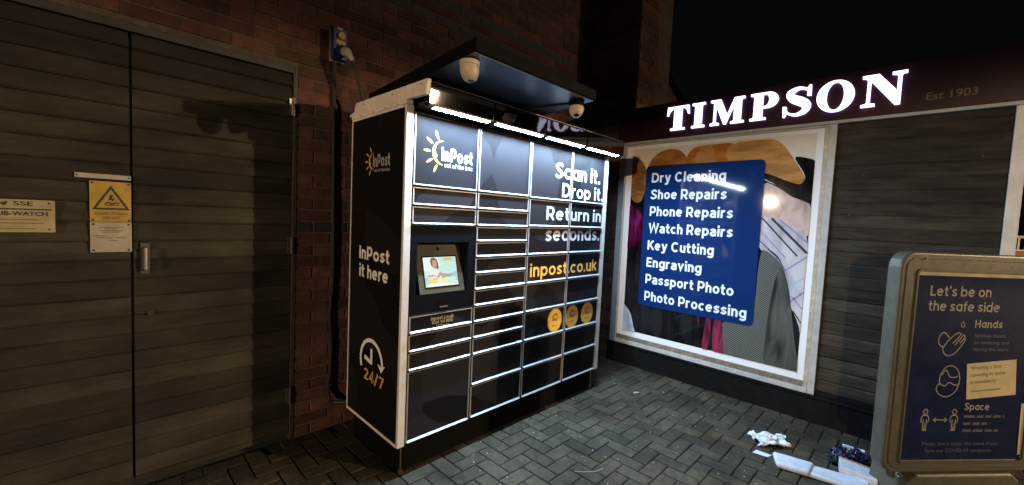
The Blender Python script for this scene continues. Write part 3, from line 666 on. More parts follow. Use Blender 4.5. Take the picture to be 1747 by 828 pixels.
# ================================================================== THE PARCEL LOCKER
lk = thing('parcel_locker', (1.17, 0, 0), 'black self-service parcel locker wall with lit header, screen and metal edged compartment doors', 'parcel locker')
CX = [1.216, 1.684, 2.167, 2.650, 3.126]
ZL = [2.064, 1.658, 1.550, 1.443, 1.343, 1.243, 1.139, 1.034, .929, .824, .720, .612, .409, .190]
c = MB(); c.box(1.176, 3.172, .018, .668, .182, 2.078, 'black'); c.build('cabinet', lk)
c = MB(); c.box(1.20, 3.15, .045, .62, 0.002, .180, 'plinth')
for x in (1.215, 3.13): c.tube([(x, .035, .0), (x, .035, .03)], .014, 'metal_dull', 8); c.tube([(x, .035, .03), (x, .035, .18)], .005, 'metal_dull', 8)
c.build('plinth', lk)
c = MB(); c.box(1.170, 1.2145, -.002, .018, .181, 2.088, 'post'); c.build('corner_post', lk, bevel=.002)
c = MB(); c.box(3.1275, 3.176, -.002, .05, .181, 2.088, 'post'); c.build('corner_post', lk, bevel=.002)
sp_ = MB(); sp_.box(1.171, 1.1755, .0185, .655, .199, 2.074, 'side_wrap'); side = sp_.build('side_panel', lk)
st = MB(); st.box(1.168, 1.1758, .0185, .668, .181, .1985, 'cream'); st.box(1.1685, 1.1758, .6555, .668, .199, 2.074, 'cream'); st.build('side_trim', lk)
tt = MB(); tt.box(1.162, 1.200, -.012, .66, 2.089, 2.110, 'cream'); tt.box(1.166, 1.1755, .0185, .66, 2.0745, 2.0885, 'cream')
for y in (.08, .22, .36, .52): tt.tube([(1.163, y, 2.096), (1.1595, y, 2.096)], .0045, 'metal_dull', 8)
tt.build('top_trim', lk)
# flashing on the left of the roof
fl = MB(); fl.prism(SD, [(-.70,2.112),(-.70,2.127),(-.635,2.137),(-.617,2.19),(.199,2.183),(.182,2.108),(.03,2.112)], -.02, .004, 'cream')
for a, z in ((-.5,2.165),(-.15,2.163),(.14,2.165)): fl.tube([SD.p(a,z,.003), SD.p(a,z,.007)], .005, 'metal_dull', 8)
fl.build('flashing', lk, bevel=.002)
c = MB(); c.box(1.20, 3.175, -.005, .66, 2.0885, 2.15, 'black'); c.build('roof', lk)
# doors
def locker_door(x0, x1, z0, z1, m, lip=True):
    G = .0062; e = .0138
    d = MB(); d.box(x0+G+.0005, x1-G-.0005, .0018, .016, z0+.008, z1-G-.0005, m)
    dj = random.uniform(-.0006, .0012)
    for v_ in d.v: v_.y += dj if v_.y > .01 else 0
    o = d.build('compartment_door', lk, bevel=0)
    f = MB(); yb = .0012
    f.box(x0+G, x0+e, -.0035, yb, z0+G, z1-G, 'alu'); f.box(x1-e+.0012, x1-G, -.003, yb, z0+G, z1-G, 'alu')
    f.box(x0+e+.0001, x1-e+.0011, -.002, yb, z1-.0105, z1-G, 'alu')
    # folded bottom lip, tilted so it catches the light from above
    f.hexa([(x0+e+.0001,-.003,z0+.004),(x1-e+.0011,-.003,z0+.004),(x1-e+.0011,yb,z0+.004),(x0+e+.0001,yb,z0+.004),
            (x0+e+.0001,-.0105,z0+.0068),(x1-e+.0011,-.0105,z0+.0068),(x1-e+.0011,yb,z0+.0150),(x0+e+.0001,yb,z0+.0150)], 'alu')
    f.build('door_edge', o)
    return o
d0 = locker_door(CX[0], CX[1], ZL[1], ZL[0], 'wrap_plain')
for a, b_ in ((1,2),(2,3)): locker_door(CX[0], CX[1], ZL[b_], ZL[a], 'wrap')
for z1, z0 in ((.929,.824),(.824,.720),(.720,.612),(.612,.190)): locker_door(CX[0], CX[1], z0, z1, 'wrap')
for a in range(13): locker_door(CX[1], CX[2], ZL[a+1], ZL[a], 'wrap')
big = [2.064, 1.652, 1.448, 1.243, 1.034, .824, .612, .409, .190]
for ci in (2, 3):
    for a in range(8): locker_door(CX[ci], CX[ci+1], big[a+1], big[a], 'wrap')
# prints on the front: sun and moon logo, slogans
def moon_logo(mb, F, cx, cz, sx, sz, off, my, mtx):
    X = lambda x: cx+x*sx; Z = lambda z: cz+z*sz
    outer = arc(.0, 0, .48, .5, 82, 278, 20)
    inner = [(.05,-.49),(-.12,-.43),(-.245,-.32),(-.31,-.21),(-.275,-.175),(-.235,-.13),(-.31,-.07),(-.35,.02),(-.35,.14),(-.30,.28),(-.17,.42),(.05,.49)]
    outer = [(x-.02, z) for x, z in outer]
    n = len(outer)
    pts = outer+inner
    # strip between the outer arc and the inner face line
    k = len(inner)
    for i in range(n-1):
        t0 = i/(n-1)*(k-1); t1 = (i+1)/(n-1)*(k-1)
        def ip(t):
            j = min(int(t), k-2); q = t-j; A, B = inner[k-1-j], inner[k-2-j]; return (A[0]+(B[0]-A[0])*q, A[1]+(B[1]-A[1])*q)
        a, b = outer[i], outer[i+1]; c_, d_ = ip(t1), ip(t0)
        mb.flat(F, [(X(p[0]), Z(p[1])) for p in (a, b, c_, d_)], off, my)
    for ang, r0_, r1_ in ((113,.57,.93),(146,.57,.93),(179,.57,.90),(211,.57,.90),(243,.57,.93)):
        ca, sa = math.cos(math.radians(ang)), math.sin(math.radians(ang)); L_ = []
        for q in range(9):
            t = q/8; r = r0_+(r1_-r0_)*t; wv = .055*math.sin(math.pi*(.12+.8*t)); L_.append((r, wv))
        poly = [(r*ca-w_*sa, r*sa+w_*ca) for r, w_ in L_]+[(r*ca+w_*sa, r*sa-w_*ca) for r, w_ in reversed(L_)]
        mb.flat(F, [(X(x), Z(z)) for x, z in poly], off, my)
OF = -.0008
lg = MB(); moon_logo(lg, FR, 1.412, 1.862, .142, .140, OF, 'print_gold', 'white')
lg.build('emblem', d0); line('lettering', d0, FR, 'InPost', 1.405, 1.636, 1.818, .078, OF, 'print_white', w=.20); line('lettering', d0, FR, 'out of the box', 1.425, 1.636, 1.783, .026, OF, 'print_white', w=.20)
for s_, a0, a1, b_, cp_ in (('Scan it.', 2.448, 3.055, 1.826, .118), ('Drop it.', 2.540, 3.112, 1.685, .108), ('Return in', 2.366, 3.100, 1.503, .102), ('seconds.', 2.366, 3.092, 1.342, .112)):
    line('lettering', lk, FR, s_, a0, a1, b_, cp_, OF, 'print_white', w=.175)
line('lettering', lk, FR, 'inpost.co.uk', 2.213, 3.073, 1.080, .100, OF, 'print_yellow', w=.165)
for s_, a0, a1, b_, cp_ in (('inpost.co.uk', 1.370, 1.534, .882, .024), ('0330 335 0950', 1.378, 1.528, .860, .017), ('CCTV in use', 1.410, 1.500, .841, .011)):
    line('lettering', lk, FR, s_, a0, a1, b_, cp_, OF, 'timber_bead', w=.15)
for x, s_ in ((2.530, 'Send'), (2.752, 'Collect'), (2.968, 'Return')):
    dd = MB(); disc = arc(x, .717, .090, .094, 0, 350, 35); dd.flat(FR, disc, OF, 'print_gold'); dd.flat(FR, arc(x, .717, .083, .087, 0, 350, 35), OF+.0006, 'print_yellow')
    o = OF+.0012
    dd.ribbon(FR, rrect(x-.03, x+.03, .715, .760, .012), .006, o, 'ink_dim', True); dd.ribbon(FR, arc(x+.005, .745, .024, .026, 20, 300, 12), .006, o, 'ink_dim')
    dd.ribbon(FR, [(x-.02, .728), (x+.015, .728)], .006, o, 'ink_dim'); put_text(dd, FR, s_, x-.034, x+.034, .668, .020, o, 'ink_dim', .0)
    dd.build('round_sticker', lk)
# side prints
ss = MB(); OS = .0008-.001
OS = -.0003
moon_logo(ss, SD, -.365, 1.808, .125, .100, OS, 'print_orange', 'white')
ss2 = MB()
for s_, a0, a1, b_, cp_, m_, w_ in (('InPost', -.372, -.165, 1.772, .074, 'strip', .20), ('out of the box', -.355, -.166, 1.742, .020, 'strip', .17), ('InPost', -.527, -.142, 1.208, .082, 'white', .19), ('it here', -.521, -.153, 1.094, .082, 'white', .19), ('24/7', -.425, -.178, .460, .070, 'print_orange', .16)):
    line('lettering', side, SD, s_, a0, a1, b_, cp_, OS, m_, w=w_)
a_ = arc(-.335, .585, .140, .133, 205, -2, 30); ss2.ribbon(SD, a_, .024, OS, 'white')
ss2.flat(SD, [(-.252, .598), (-.205, .552), (-.160, .605), (-.205, .590)], OS+.0005, 'white')
ss2.ribbon(SD, [(-.332, .668), (-.332, .572)], .026, OS, 'white'); ss2.ribbon(SD, [(-.342, .583), (-.422, .600)], .026, OS+.0004, 'white')
ss.build('emblem', side); ss2.build('clock_symbol', side)
# header with light strips
for i in range(4):
    x0, x1 = CX[i]+(.006 if i else .010), CX[i+1]-(.006 if i < 3 else -.05)
    hd = MB(); hd.hexa([(x0,-.128,2.084),(x1,-.128,2.084),(x1,-.004,2.150),(x0,-.004,2.150),(x0,-.134,2.186),(x1,-.134,2.186),(x1,-.004,2.192),(x0,-.004,2.192)], 'gloss')
    hp = hd.build('header_panel', lk, bevel=.0015)
    if i == 0: c_ = None
    le = MB(); a0, a1 = x0+(.034 if i == 0 else .022), x1-(.024 if i < 3 else .060)
    le.hexa([(a0,-.131,2.0728),(a1,-.131,2.0728),(a1,-.103,2.0665),(a0,-.103,2.0665),(a0,-.131,2.0738),(a1,-.131,2.0738),(a1,-.103,2.0690),(a0,-.103,2.0690)], 'black'); le.m[0] = le.mi('led'); le.build('light_strip', hp)
    hs = MB(); hs.hexa([(x0,-.1325,2.0740),(x1,-.1325,2.0740),(x1,-.1020,2.0690),(x0,-.1020,2.0690),(x0,-.1325,2.0836),(x1,-.1325,2.0836),(x1,-.0945,2.0836),(x0,-.0945,2.0836)], 'black'); hs.box(x0, x1, -.094, -.004, 2.078, 2.0838, 'black'); hs.build('light_housing', hp)
hd = MB(); hd.box(1.218, 1.2255, -.132, -.004, 2.080, 2.188, 'gloss'); hd.box(3.1825, 3.190, -.132, -.004, 2.080, 2.188, 'gloss')
for i in (1, 2, 3): hd.box(CX[i]-.0055, CX[i]+.0055, -.122, -.004, 2.085, 2.180, 'black')
hd.build('header_end', lk)
he = MB(); he.box(1.224, 3.186, -.138, -.120, 2.1925, 2.1955, 'alu'); he.build('header_edge', lk)
# canopy over the terminal
def cz(y, top): return (2.303 if top else 2.245)-.067*(y+.53)
cn = MB(); cn.hexa([(1.195,-.53,cz(-.53,0)),(2.150,-.53,cz(-.53,0)),(2.150,.50,cz(.5,0)),(1.195,.50,cz(.5,0)),(1.195,-.53,cz(-.53,1)),(2.150,-.53,cz(-.53,1)),(2.150,.50,cz(.5,1)),(1.195,.50,cz(.5,1))], 'canopy')
can = cn.build('canopy', lk, bevel=.003)
sf = MB(); sf.hexa([(1.20,-.515,cz(-.515,0)-.004),(2.145,-.515,cz(-.515,0)-.004),(2.145,-.02,cz(-.02,0)-.004),(1.20,-.02,cz(-.02,0)-.004),(1.20,-.515,cz(-.515,0)-.001),(2.145,-.515,cz(-.515,0)-.001),(2.145,-.02,cz(-.02,0)-.001),(1.20,-.02,cz(-.02,0)-.001)], 'soffit')
sf.build('soffit', can)
# terminal
tm = MB(); X0, X1, Z0, Z1 = 1.2195, 1.6805, .9325, 1.440; A0, A1, B0, B1 = 1.262, 1.630, 1.043, 1.343
tm.box(X0, A0, .000, .016, Z0, Z1, 'terminal'); tm.box(A1, X1, .000, .016, Z0, Z1, 'terminal'); tm.box(A0, A1, .000, .016, Z0, B0, 'terminal'); tm.box(A0, A1, .000, .016, B1, Z1, 'terminal')
tm.face([(A1,.0005,B0),(A1-.012,.09,B0+.004),(A1-.012,.09,B1-.004),(A1,.0005,B1)], 'terminal'); tm.face([(A0,.0005,B0),(A0+.02,.09,B0+.004),(A0+.02,.09,B1-.004),(A0,.0005,B1)], 'terminal')
tm.face([(A0,.0005,B1),(A0+.02,.09,B1-.004),(A1-.012,.09,B1-.004),(A1,.0005,B1)], 'terminal'); tm.face([(A0,.0005,B0),(A0+.02,.09,B0),(A1-.012,.09,B0),(A1,.0005,B0)], 'terminal')
term = tm.build('terminal', lk)
# cut a hollow in the cabinet for the recess
cab = [o for o in lk.children if o.name.startswith('cabinet')][0]
cm = MB(); cm.box(A0-.003, A1+.003, .0, .12, B0-.004, B1+.004, 'black'); cut = cm.build('cutter'); bo = cab.modifiers.new('b', 'BOOLEAN'); bo.object = cut; bo.solver = 'EXACT'
# cutter is parked relative to world, cabinet is a child of the locker
dg = bpy.context.evaluated_depsgraph_get(); me = bpy.data.meshes.new_from_object(cab.evaluated_get(dg)); cab.modifiers.clear(); cab.data = me; bpy.data.objects.remove(cut)
PL = Vector((0, .08, .292)); pl0 = Vector((0, .002, 1.044)); pn = Vector((0, -.292, .08)).normalized()
def plp(x, s_, o=0): return pl0+PL*s_+Vector((x, 0, 0))+pn*o
class PF:
    def p(s, a, z, o=0): return plp(a, z, o)
pfm = PF()
pl = MB(); pl.fbox(pfm, 1.290, 1.613, .0, 1.0, -.004, .0, 'steel'); pl.fbox(pfm, 1.44, 1.455, .84, .90, .0, .002, 'glass_black'); plate = pl.build('steel_plate', term)
def em(name, col, e=1.0): m_ = mat(name, col, .35, spec=.3, emit=e); m_.node_tree.nodes['Principled BSDF'].inputs['Base Color'].default_value = (.004, .004, .004, 1); MT[name] = m_
for n_, c_ in (('s_bg',(.40,.72,.74)),('s_bg2',(.20,.52,.58)),('s_pale',(.62,.84,.84)),('s_hair',(.03,.025,.025)),('s_skin',(.42,.22,.15)),('s_shirt',(.60,.72,.74)),('s_yel',(.62,.50,.03)),('s_txt',(.85,.85,.85)),('s_pill',(.60,.72,.35)),('s_dk',(.10,.30,.36))): em(n_, c_, 1.0)
sc_ = MB(); sc_.fbox(pfm, 1.328, 1.577, .10, .73, .0, .003, 'glass_black')
def SX(x): return 1.333+x*.237
def SZ(z): return .125+z*.58
def sp2(pts, lay, m): sc_.flat(pfm, [(SX(x), SZ(z)) for x, z in pts], .0036+.0003*lay, m)
sp2([(0,0),(1,0),(1,1),(0,1)], 0, 's_bg')
sp2([(.45,1),(0,1),(0,.55),(.2,.5),(.5,.7)], 1, 's_pale'); sp2([(.55,.45),(.75,.40),(1,.5),(1,.15),(.4,.1),(.38,.4)], 1, 's_bg2')
sp2([(.45,.45),(.6,.42),(.8,.36),(.85,.42),(.75,.30),(.55,.33)], 2, 's_dk'); sp2([(0,.3),(.12,.42),(.1,.1),(0,.05)], 2, 's_bg2')
sp2([(.72,.05),(.70,.25),(.78,.30),(.92,.28),(.94,.05)], 2, 's_bg'); sp2([(.06,.0),(.06,.1),(.8,.12),(.95,.0)], 2, 's_pale')
sp2([(.24,.98),(.32,.99),(.40,.93),(.44,.78),(.44,.62),(.40,.58),(.30,.60),(.22,.72),(.20,.88)], 3, 's_hair')
sp2([(.28,.90),(.36,.90),(.40,.80),(.38,.68),(.32,.62),(.26,.66),(.25,.80)], 4, 's_skin')
sp2([(.10,.30),(.14,.56),(.24,.64),(.38,.60),(.46,.52),(.50,.30),(.44,.16),(.18,.14)], 5, 's_shirt')
sp2([(.10,.30),(.12,.40),(.24,.40),(.36,.34),(.44,.48),(.50,.50),(.46,.34),(.34,.22)], 6, 's_skin'); sp2([(.50,.45),(.62,.35),(.66,.24),(.58,.22),(.46,.36)], 6, 's_skin')
sp2([(.40,.08),(.42,.22),(.64,.30),(.72,.26),(.68,.10)], 7, 's_pill')
sp2([(.60,.86),(.60,.97),(.90,.97),(.90,.86)], 7, 's_yel'); sp2([(.68,.905),(.68,.925),(.83,.925),(.83,.905)], 8, 's_dk')
sp2([(.11,.11),(.11,.17),(.34,.17),(.34,.11)], 7, 's_yel'); sp2([(.11,.19),(.11,.25),(.38,.25),(.38,.19)], 7, 's_yel')
put_text(sc_, pfm, 'Hello', SX(.10), SX(.36), SZ(.275), .042, .0065, 's_txt', .03)
sc_.build('screen', plate)
rs = MB(); rs.fbox(FR, 1.424, 1.482, .958, 1.003, .0005, .002, 'glass_black'); rs.fbox(FR, 1.424, 1.482, .956, .962, .0022, .010, 'metal_dull'); rs.build('card_slot', term)

# ---- CCTV on the canopy
def lathe(mb, c, ax, prof, m, seg=20):
    ax = Vector(ax).normalized(); a = ax.cross(Vector((0, 1, .3))).normalized(); b = ax.cross(a); k = mb.mi(m); base = len(mb.v); c = Vector(c)
    for r, h_ in prof:
        for q in range(seg):
            t = 2*math.pi*q/seg; mb.v.append(c+ax*h_+(a*math.cos(t)+b*math.sin(t))*r)
    for i in range(len(prof)-1):
        for q in range(seg):
            w_ = (q+1) % seg; mb.f.append((base+i*seg+q, base+i*seg+w_, base+(i+1)*seg+w_, base+(i+1)*seg+q)); mb.m.append(k)
    mb.f.append(tuple(base+q for q in range(seg))); mb.m.append(k); mb.f.append(tuple(base+(len(prof)-1)*seg+q for q in range(seg))); mb.m.append(k)
def cctv(loc, aim, label):
    e = thing('security_camera', loc, label, 'security camera', 'security cameras under the locker canopy')
    b = MB(); lathe(b, loc, (0, 0, -1), [(.046, 0), (.048, .006), (.047, .020), (.040, .024)], 'dome' if aim[2] < -.9 else 'canopy'); b.build('base', e, smooth=False)  # right camera's base is coloured dark for the shadow under the canopy
    b = MB(); c_ = Vector(loc)+Vector((0, 0, -.030)); lathe(b, c_, aim, [(.030, -.030), (.043, -.012), (.0455, .006), (.044, .022), (.038, .042), (.029, .058), (.020, .064)], 'dome'); b.build('housing', e, smooth=True)
    b = MB(); lathe(b, c_, aim, [(.016, .0642), (.015, .067), (.006, .0685)], 'glass_black', 14); b.build('lens', e, smooth=True)
    return e
cctv((1.243, -.430, cz(-.43, 0)-.006), (.05, -.12, -.98), 'cream dome camera at the left front corner of the locker canopy')
cctv((2.098, -.425, cz(-.425, 0)-.006), (-.42, -.35, -.80), 'cream turret camera with dark lens at the right front corner of the canopy')
b = MB(); b.tube([(1.90,-.03,2.188),(1.94,-.12,2.198),(2.00,-.25,2.216),(2.075,-.40,2.228)], .005, 'cable'); single('camera_cable', b, 'thin black cable running under the canopy to the right turret camera', 'cable')

# ---- power socket on the wall, its cables
so = thing('power_socket', (1.12, .82, 2.45), 'blue industrial wall socket with a pale plug above the plank doors', 'socket')
s1 = MB(); s1.fbox(WA, 1.068, 1.150, 2.462, 2.665, .003, .050, 'sock_grey'); s1.build('back_box', so, bevel=.006)
s1 = MB(); s1.fbox(WA, 1.060, 1.158, 2.470, 2.672, .0505, .088, 'sock_blue'); s1.build('cover', so, bevel=.008)
s1 = MB(); s1.fbox(WA, 1.082, 1.138, 2.568, 2.590, .0885, .0905, 'sock_yellow'); s1.tube([WA.p(1.112, 2.620, .087), WA.p(1.112, 2.620, .104)], .022, 'sock_yellow', 12); s1.fbox(WA, 1.085, 1.122, 2.655, 2.668, .0885, .092, 'sign_white'); s1.build('switch', so)
s1 = MB(); s1.tube([WA.p(1.118, 2.535, .085), WA.p(1.124, 2.520, .120)], .034, 'sock_blue', 14); s1.tube([WA.p(1.096, 2.558, .094), WA.p(1.150, 2.552, .098)], .010, 'plug', 8); s1.build('socket_outlet', so)
s1 = MB(); s1.tube([WA.p(1.124, 2.518, .118), WA.p(1.130, 2.505, .150), WA.p(1.138, 2.480, .170), WA.p(1.150, 2.455, .178)], [.029, .029, .018, .012], 'plug', 12); s1.build('plug', so)
c1 = MB(); c1.tube(catmull([(1.150,.642,2.455),(1.165,.64,2.41),(1.185,.645,2.35),(1.21,.65,2.29),(1.235,.66,2.225),(1.25,.665,2.16)], 5), .010, 'cable'); single('power_cable', c1, 'thick black cable sagging from the blue socket to the locker roof', 'cable')
c1 = MB(); c1.tube(catmull([(1.098,.79,2.46),(1.100,.80,2.2),(1.106,.802,1.8),(1.112,.80,1.4),(1.116,.802,1.05),(1.098,.80,.80),(1.112,.80,.62),(1.108,.80,.42),(1.092,.79,.28),(1.10,.775,.215),(1.125,.76,.195),(1.185,.70,.20)], 6), .0125, 'cable'); single('conduit', c1, 'black cable hanging down the brick wall beside the locker', 'cable')

# ================================================================== signs on the plank door
OD = .0035
def plate(a0, a1, z0, z1, m, name, par):
    b = MB(); b.fbox(WA, a0, a1, z0, z1, -.004, OD, m); return b.build(name, par, bevel=.001)
ws = thing('warning_sign', (.045, .82, 1.25), 'yellow electric shock warning sign with black triangle on the plank door', 'sign')
plate(-.029, .117, 1.398, 1.594, 'sign_yellow', 'plate', ws)
b = MB(); b.ribbon(WA, [(-.014,1.462),(.044,1.566),(.104,1.462)], .009, OD+.0006, 'ink', True)
b.flat(WA, [(.040,1.530),(.052,1.530),(.048,1.512),(.060,1.514),(.044,1.488),(.048,1.504),(.036,1.504)], OD+.0006, 'ink')
b.ribbon(WA, [(.020,1.482),(.034,1.494),(.046,1.484),(.060,1.492),(.074,1.490)], .006, OD+.0010, 'ink'); b.ribbon(WA, [(.024,1.478),(.072,1.482)], .004, OD+.0014, 'ink')
put_text(b, WA, 'DANGER OF DEATH', -.012, .102, 1.432, .014, OD+.0006, 'ink_dim', .01); put_text(b, WA, 'KEEP OUT', .015, .076, 1.412, .013, OD+.0006, 'ink_dim', .01)
for a in (-.020, .108):
    for z in (1.585, 1.406): b.flat(WA, arc(a, z, .005, .005, 0, 330, 11), OD+.0012, 'ink')
b.build('symbol', ws)
ns = thing('information_plate', (.045, .82, 1.25), 'off white information plate screwed below the yellow warning sign', 'sign')
plate(-.029, .118, 1.250, 1.3965, 'sign_white', 'plate', ns)
b = MB()
for z, a0, a1 in ((1.372,.0,.088),(1.364,.02,.066),(1.356,.002,.086),(1.348,.014,.074),(1.330,-.02,.03),(1.320,-.008,.05),(1.320,.06,.1),(1.306,.034,.066)): b.ribbon(WA, [(a0, z), (a1, z)], .0035, OD+.0006, 'ink_dim')
for a in (-.018, .106):
    for z in (1.386, 1.260): b.flat(WA, arc(a, z, .005, .005, 0, 330, 11), OD+.0012, 'ink')
b.build('fine_print', ns)
b = MB(); b.fbox(WA, -.077, .117, 1.606, 1.628, -.004, OD+.001, 'strip')
for a in (-.070, .110): b.tube([WA.p(a, 1.617, OD), WA.p(a, 1.617, OD+.003)], .004, 'ink', 8)
single('name_strip', b, 'narrow pale strip plate fixed above the yellow warning sign', 'sign')
sw = thing('watch_sign', (-.3, .82, 1.35), 'cream substation watch sign with dark capitals at the left edge of the photo', 'sign')
plate(-.46, -.140, 1.345, 1.490, 'sign_cream', 'plate', sw)
b = MB(); put_text(b, WA, 'SSE', -.262, -.205, 1.464, .018, OD+.0006, 'ink', .02); put_text(b, WA, 'SUB-WATCH', -.322, -.162, 1.420, .017, OD+.0006, 'ink', .03)
b.ribbon(WA, [(-.44,1.4475),(-.150,1.4475)], .006, OD+.0006, 'ink'); b.flat(WA, [(-.300,1.474),(-.278,1.482),(-.282,1.466),(-.290,1.462)], OD+.0006, 'ink')
for z, a0, a1 in ((1.402,-.44,-.19),(1.386,-.40,-.175),(1.372,-.42,-.30),(1.362,-.42,-.2)): b.ribbon(WA, [(a0, z), (a1, z)], .0035, OD+.0006, 'ink_dim')
for z in (1.476, 1.360): b.flat(WA, arc(-.158, z, .004, .004, 0, 330, 11), OD+.0012, 'ink')
b.build('lettering', sw)

# ================================================================== pavement sign
ps = thing('pavement_sign', (3.3, -2.2, 0), 'olive framed pavement sign with navy safety poster standing by the roller shutter', 'pavement sign')
b = MB(); b.ring(AB, rrect(-.005, .972, .192, 1.420, .085), rrect(.104, .862, .258, 1.322, .022), -.075, .0, 'olive'); fr_ = b.build('frame', ps, bevel=.012, seg=3)
b = MB(); b.ring(AB, rrect(.030, .937, .222, 1.392, .062), rrect(.036, .931, .228, 1.386, .058), .0005, .003, 'olive'); b.ring(AB, rrect(.094, .872, .248, 1.332, .026), rrect(.1035, .8625, .2575, 1.3225, .022), .0005, .005, 'olive')
b.tube([AB.p(.135, 1.388, 0), AB.p(.135, 1.388, .007)], .006, 'metal', 8)
b.build('moulding', fr_)
b = MB(); b.fbox(AB, .1045, .8615, .2585, 1.3215, -.040, -.006, 'sign_cream'); bk = b.build('backing', ps)
b = MB(); b.fbox(AB, .108, .858, .262, 1.296, -.0055, -.0045, 'navy'); pn_ = b.build('notice', ps)
q = -.0040; b = MB()
for s_, a0, a1, z_, c_, w_ in (("Let's be on", .190, .560, 1.186, .056, .15), ('the safe side', .187, .622, 1.104, .056, .15), ('Hands', .482, .652, 1.016, .043, .17), ('Space', .474, .628, .548, .042, .17)):
    line('lettering', pn_, AB, s_, a0, a1, z_, c_, q, 'notice_text', w=w_)
for s_, z, a1 in (('Sanitise hands', .970, .680), ('on entering and', .932, .705), ('leaving the store', .894, .705)): put_text(b, AB, s_, .485, a1, z-.008, .020, q, 'notice_dim', .004)
for z, a1 in ((.512, .73), (.470, .64), (.430, .70)):
    a = .475
    while a < a1:
        l_ = random.uniform(.03, .08); b.ribbon(AB, [(a, z), (min(a+l_, a1), z)], .014, q, 'notice_dim'); a += l_+.012
put_text(b, AB, "Please don't enter the store if you", .236, .708, .346, .020, q, 'notice_dim', .004); put_text(b, AB, 'have any COVID-19 symptoms', .258, .672, .306, .020, q, 'notice_dim', .004)
b.build('small_print', pn_)
b = MB(); L_ = .0055
b.ribbon(AB, catmull([(.335,.955),(.30,.985),(.275,.965),(.272,.925),(.300,.905),(.325,.935),(.355,.965),(.385,.985),(.40,.975),(.385,.955)], 4), L_, q, 'notice_text')
b.ribbon(AB, catmull([(.30,.905),(.305,.875),(.335,.855),(.375,.870),(.405,.905),(.430,.945),(.425,.955),(.40,.925)], 4), L_, q+.0003, 'notice_text')
b.ribbon(AB, catmull([(.43,.95),(.42,.975),(.395,.945),(.37,.915)], 4), L_, q+.0006, 'notice_text'); b.ribbon(AB, catmull([(.405,.985),(.385,.955),(.355,.925)], 4), L_, q+.0009, 'notice_text')
b.ribbon(AB, arc(.408, 1.030, .010, .015, 0, 340, 14), L_*.8, q, 'notice_text', True)
b.build('hands_icon', pn_); b = MB()
b.ribbon(AB, arc(.362, .718, .062, .082, 200, -40, 26), L_, q, 'notice_text'); b.ribbon(AB, catmull([(.300,.70),(.285,.67),(.31,.635),(.36,.625),(.405,.655),(.42,.69)], 4), L_, q+.0003, 'notice_text')
b.ribbon(AB, catmull([(.305,.70),(.335,.685),(.36,.705),(.40,.69),(.42,.70)], 4), L_, q+.0006, 'notice_text'); b.ribbon(AB, catmull([(.31,.745),(.335,.775),(.365,.735),(.41,.74)], 4), L_, q+.0009, 'notice_text')
b.build('face_icon', pn_)
for cx in (.237, .415):
    b = MB(); b.ribbon(AB, arc(cx, .538, .013, .014, 0, 340, 14), L_, q, 'notice_text', True)
    b.ribbon(AB, [(cx-.020,.475),(cx-.024,.500),(cx-.014,.518),(cx+.014,.518),(cx+.024,.500),(cx+.020,.475)], L_, q, 'notice_text')
    b.ribbon(AB, [(cx-.010,.495),(cx-.010,.432),(cx-.002,.432),(cx,.475),(cx+.002,.432),(cx+.010,.432),(cx+.010,.495)], L_, q+.0004, 'notice_text'); b.build('figure_icon', pn_)
b = MB(); b.ribbon(AB, [(.288,.492),(.372,.492)], L_, q, 'notice_text'); b.ribbon(AB, [(.304,.504),(.288,.492),(.304,.480)], L_, q+.0004, 'notice_text'); b.ribbon(AB, [(.356,.504),(.372,.492),(.356,.480)], L_, q+.0004, 'notice_text')
b.build('arrow_icon', pn_)
# taped notes
b = MB(); b.prism(AB, [(.456,.812),(.762,.842),(.782,.640),(.476,.610)], -.0024, -.0018, 'note'); nt_ = single('paper_note', b, 'pale yellow paper note taped over the middle of the navy poster', 'note', loc=tuple(AB.p(.6, .6, -.0024)))
b = MB()
for i, s_ in enumerate(('Wearing a face', 'covering in store', 'is mandatory')): put_text(b, AB, s_, .482+.004*i, .482+.004*i+(.19, .215, .16)[i], .778-.040*i, .021, -.0013, 'note_text', .012, rot=.09)
b.ribbon(AB, [(.50,.655),(.68,.672)], .008, -.0013, 'note_text'); b.build('lettering', nt_)
b = MB(); b.prism(AB, [(.826,.588),(.858,.590),(.858,.292),(.838,.290)], -.0024, -.0018, 'note'); single('paper_scrap', b, 'narrow pale paper taped to the right edge of the navy poster', 'note')
b = MB(); b.prism(AB, [(.13,.0),(.86,.0),(.84,.150),(.79,.1885),(.20,.1885),(.15,.150)], -.20, .02, 'olive'); base = b.build('base', ps, bevel=.015, seg=3)
b = MB()
for a in (.10, .85): b.tube([AB.p(a, .15, -.037), AB.p(a, .21, -.037)], .020, 'metal_dull', 10)
b.tube([AB.p(.105, .182, .0), AB.p(.105, .182, .014)], .011, 'metal', 10)
b.build('fixing', ps)

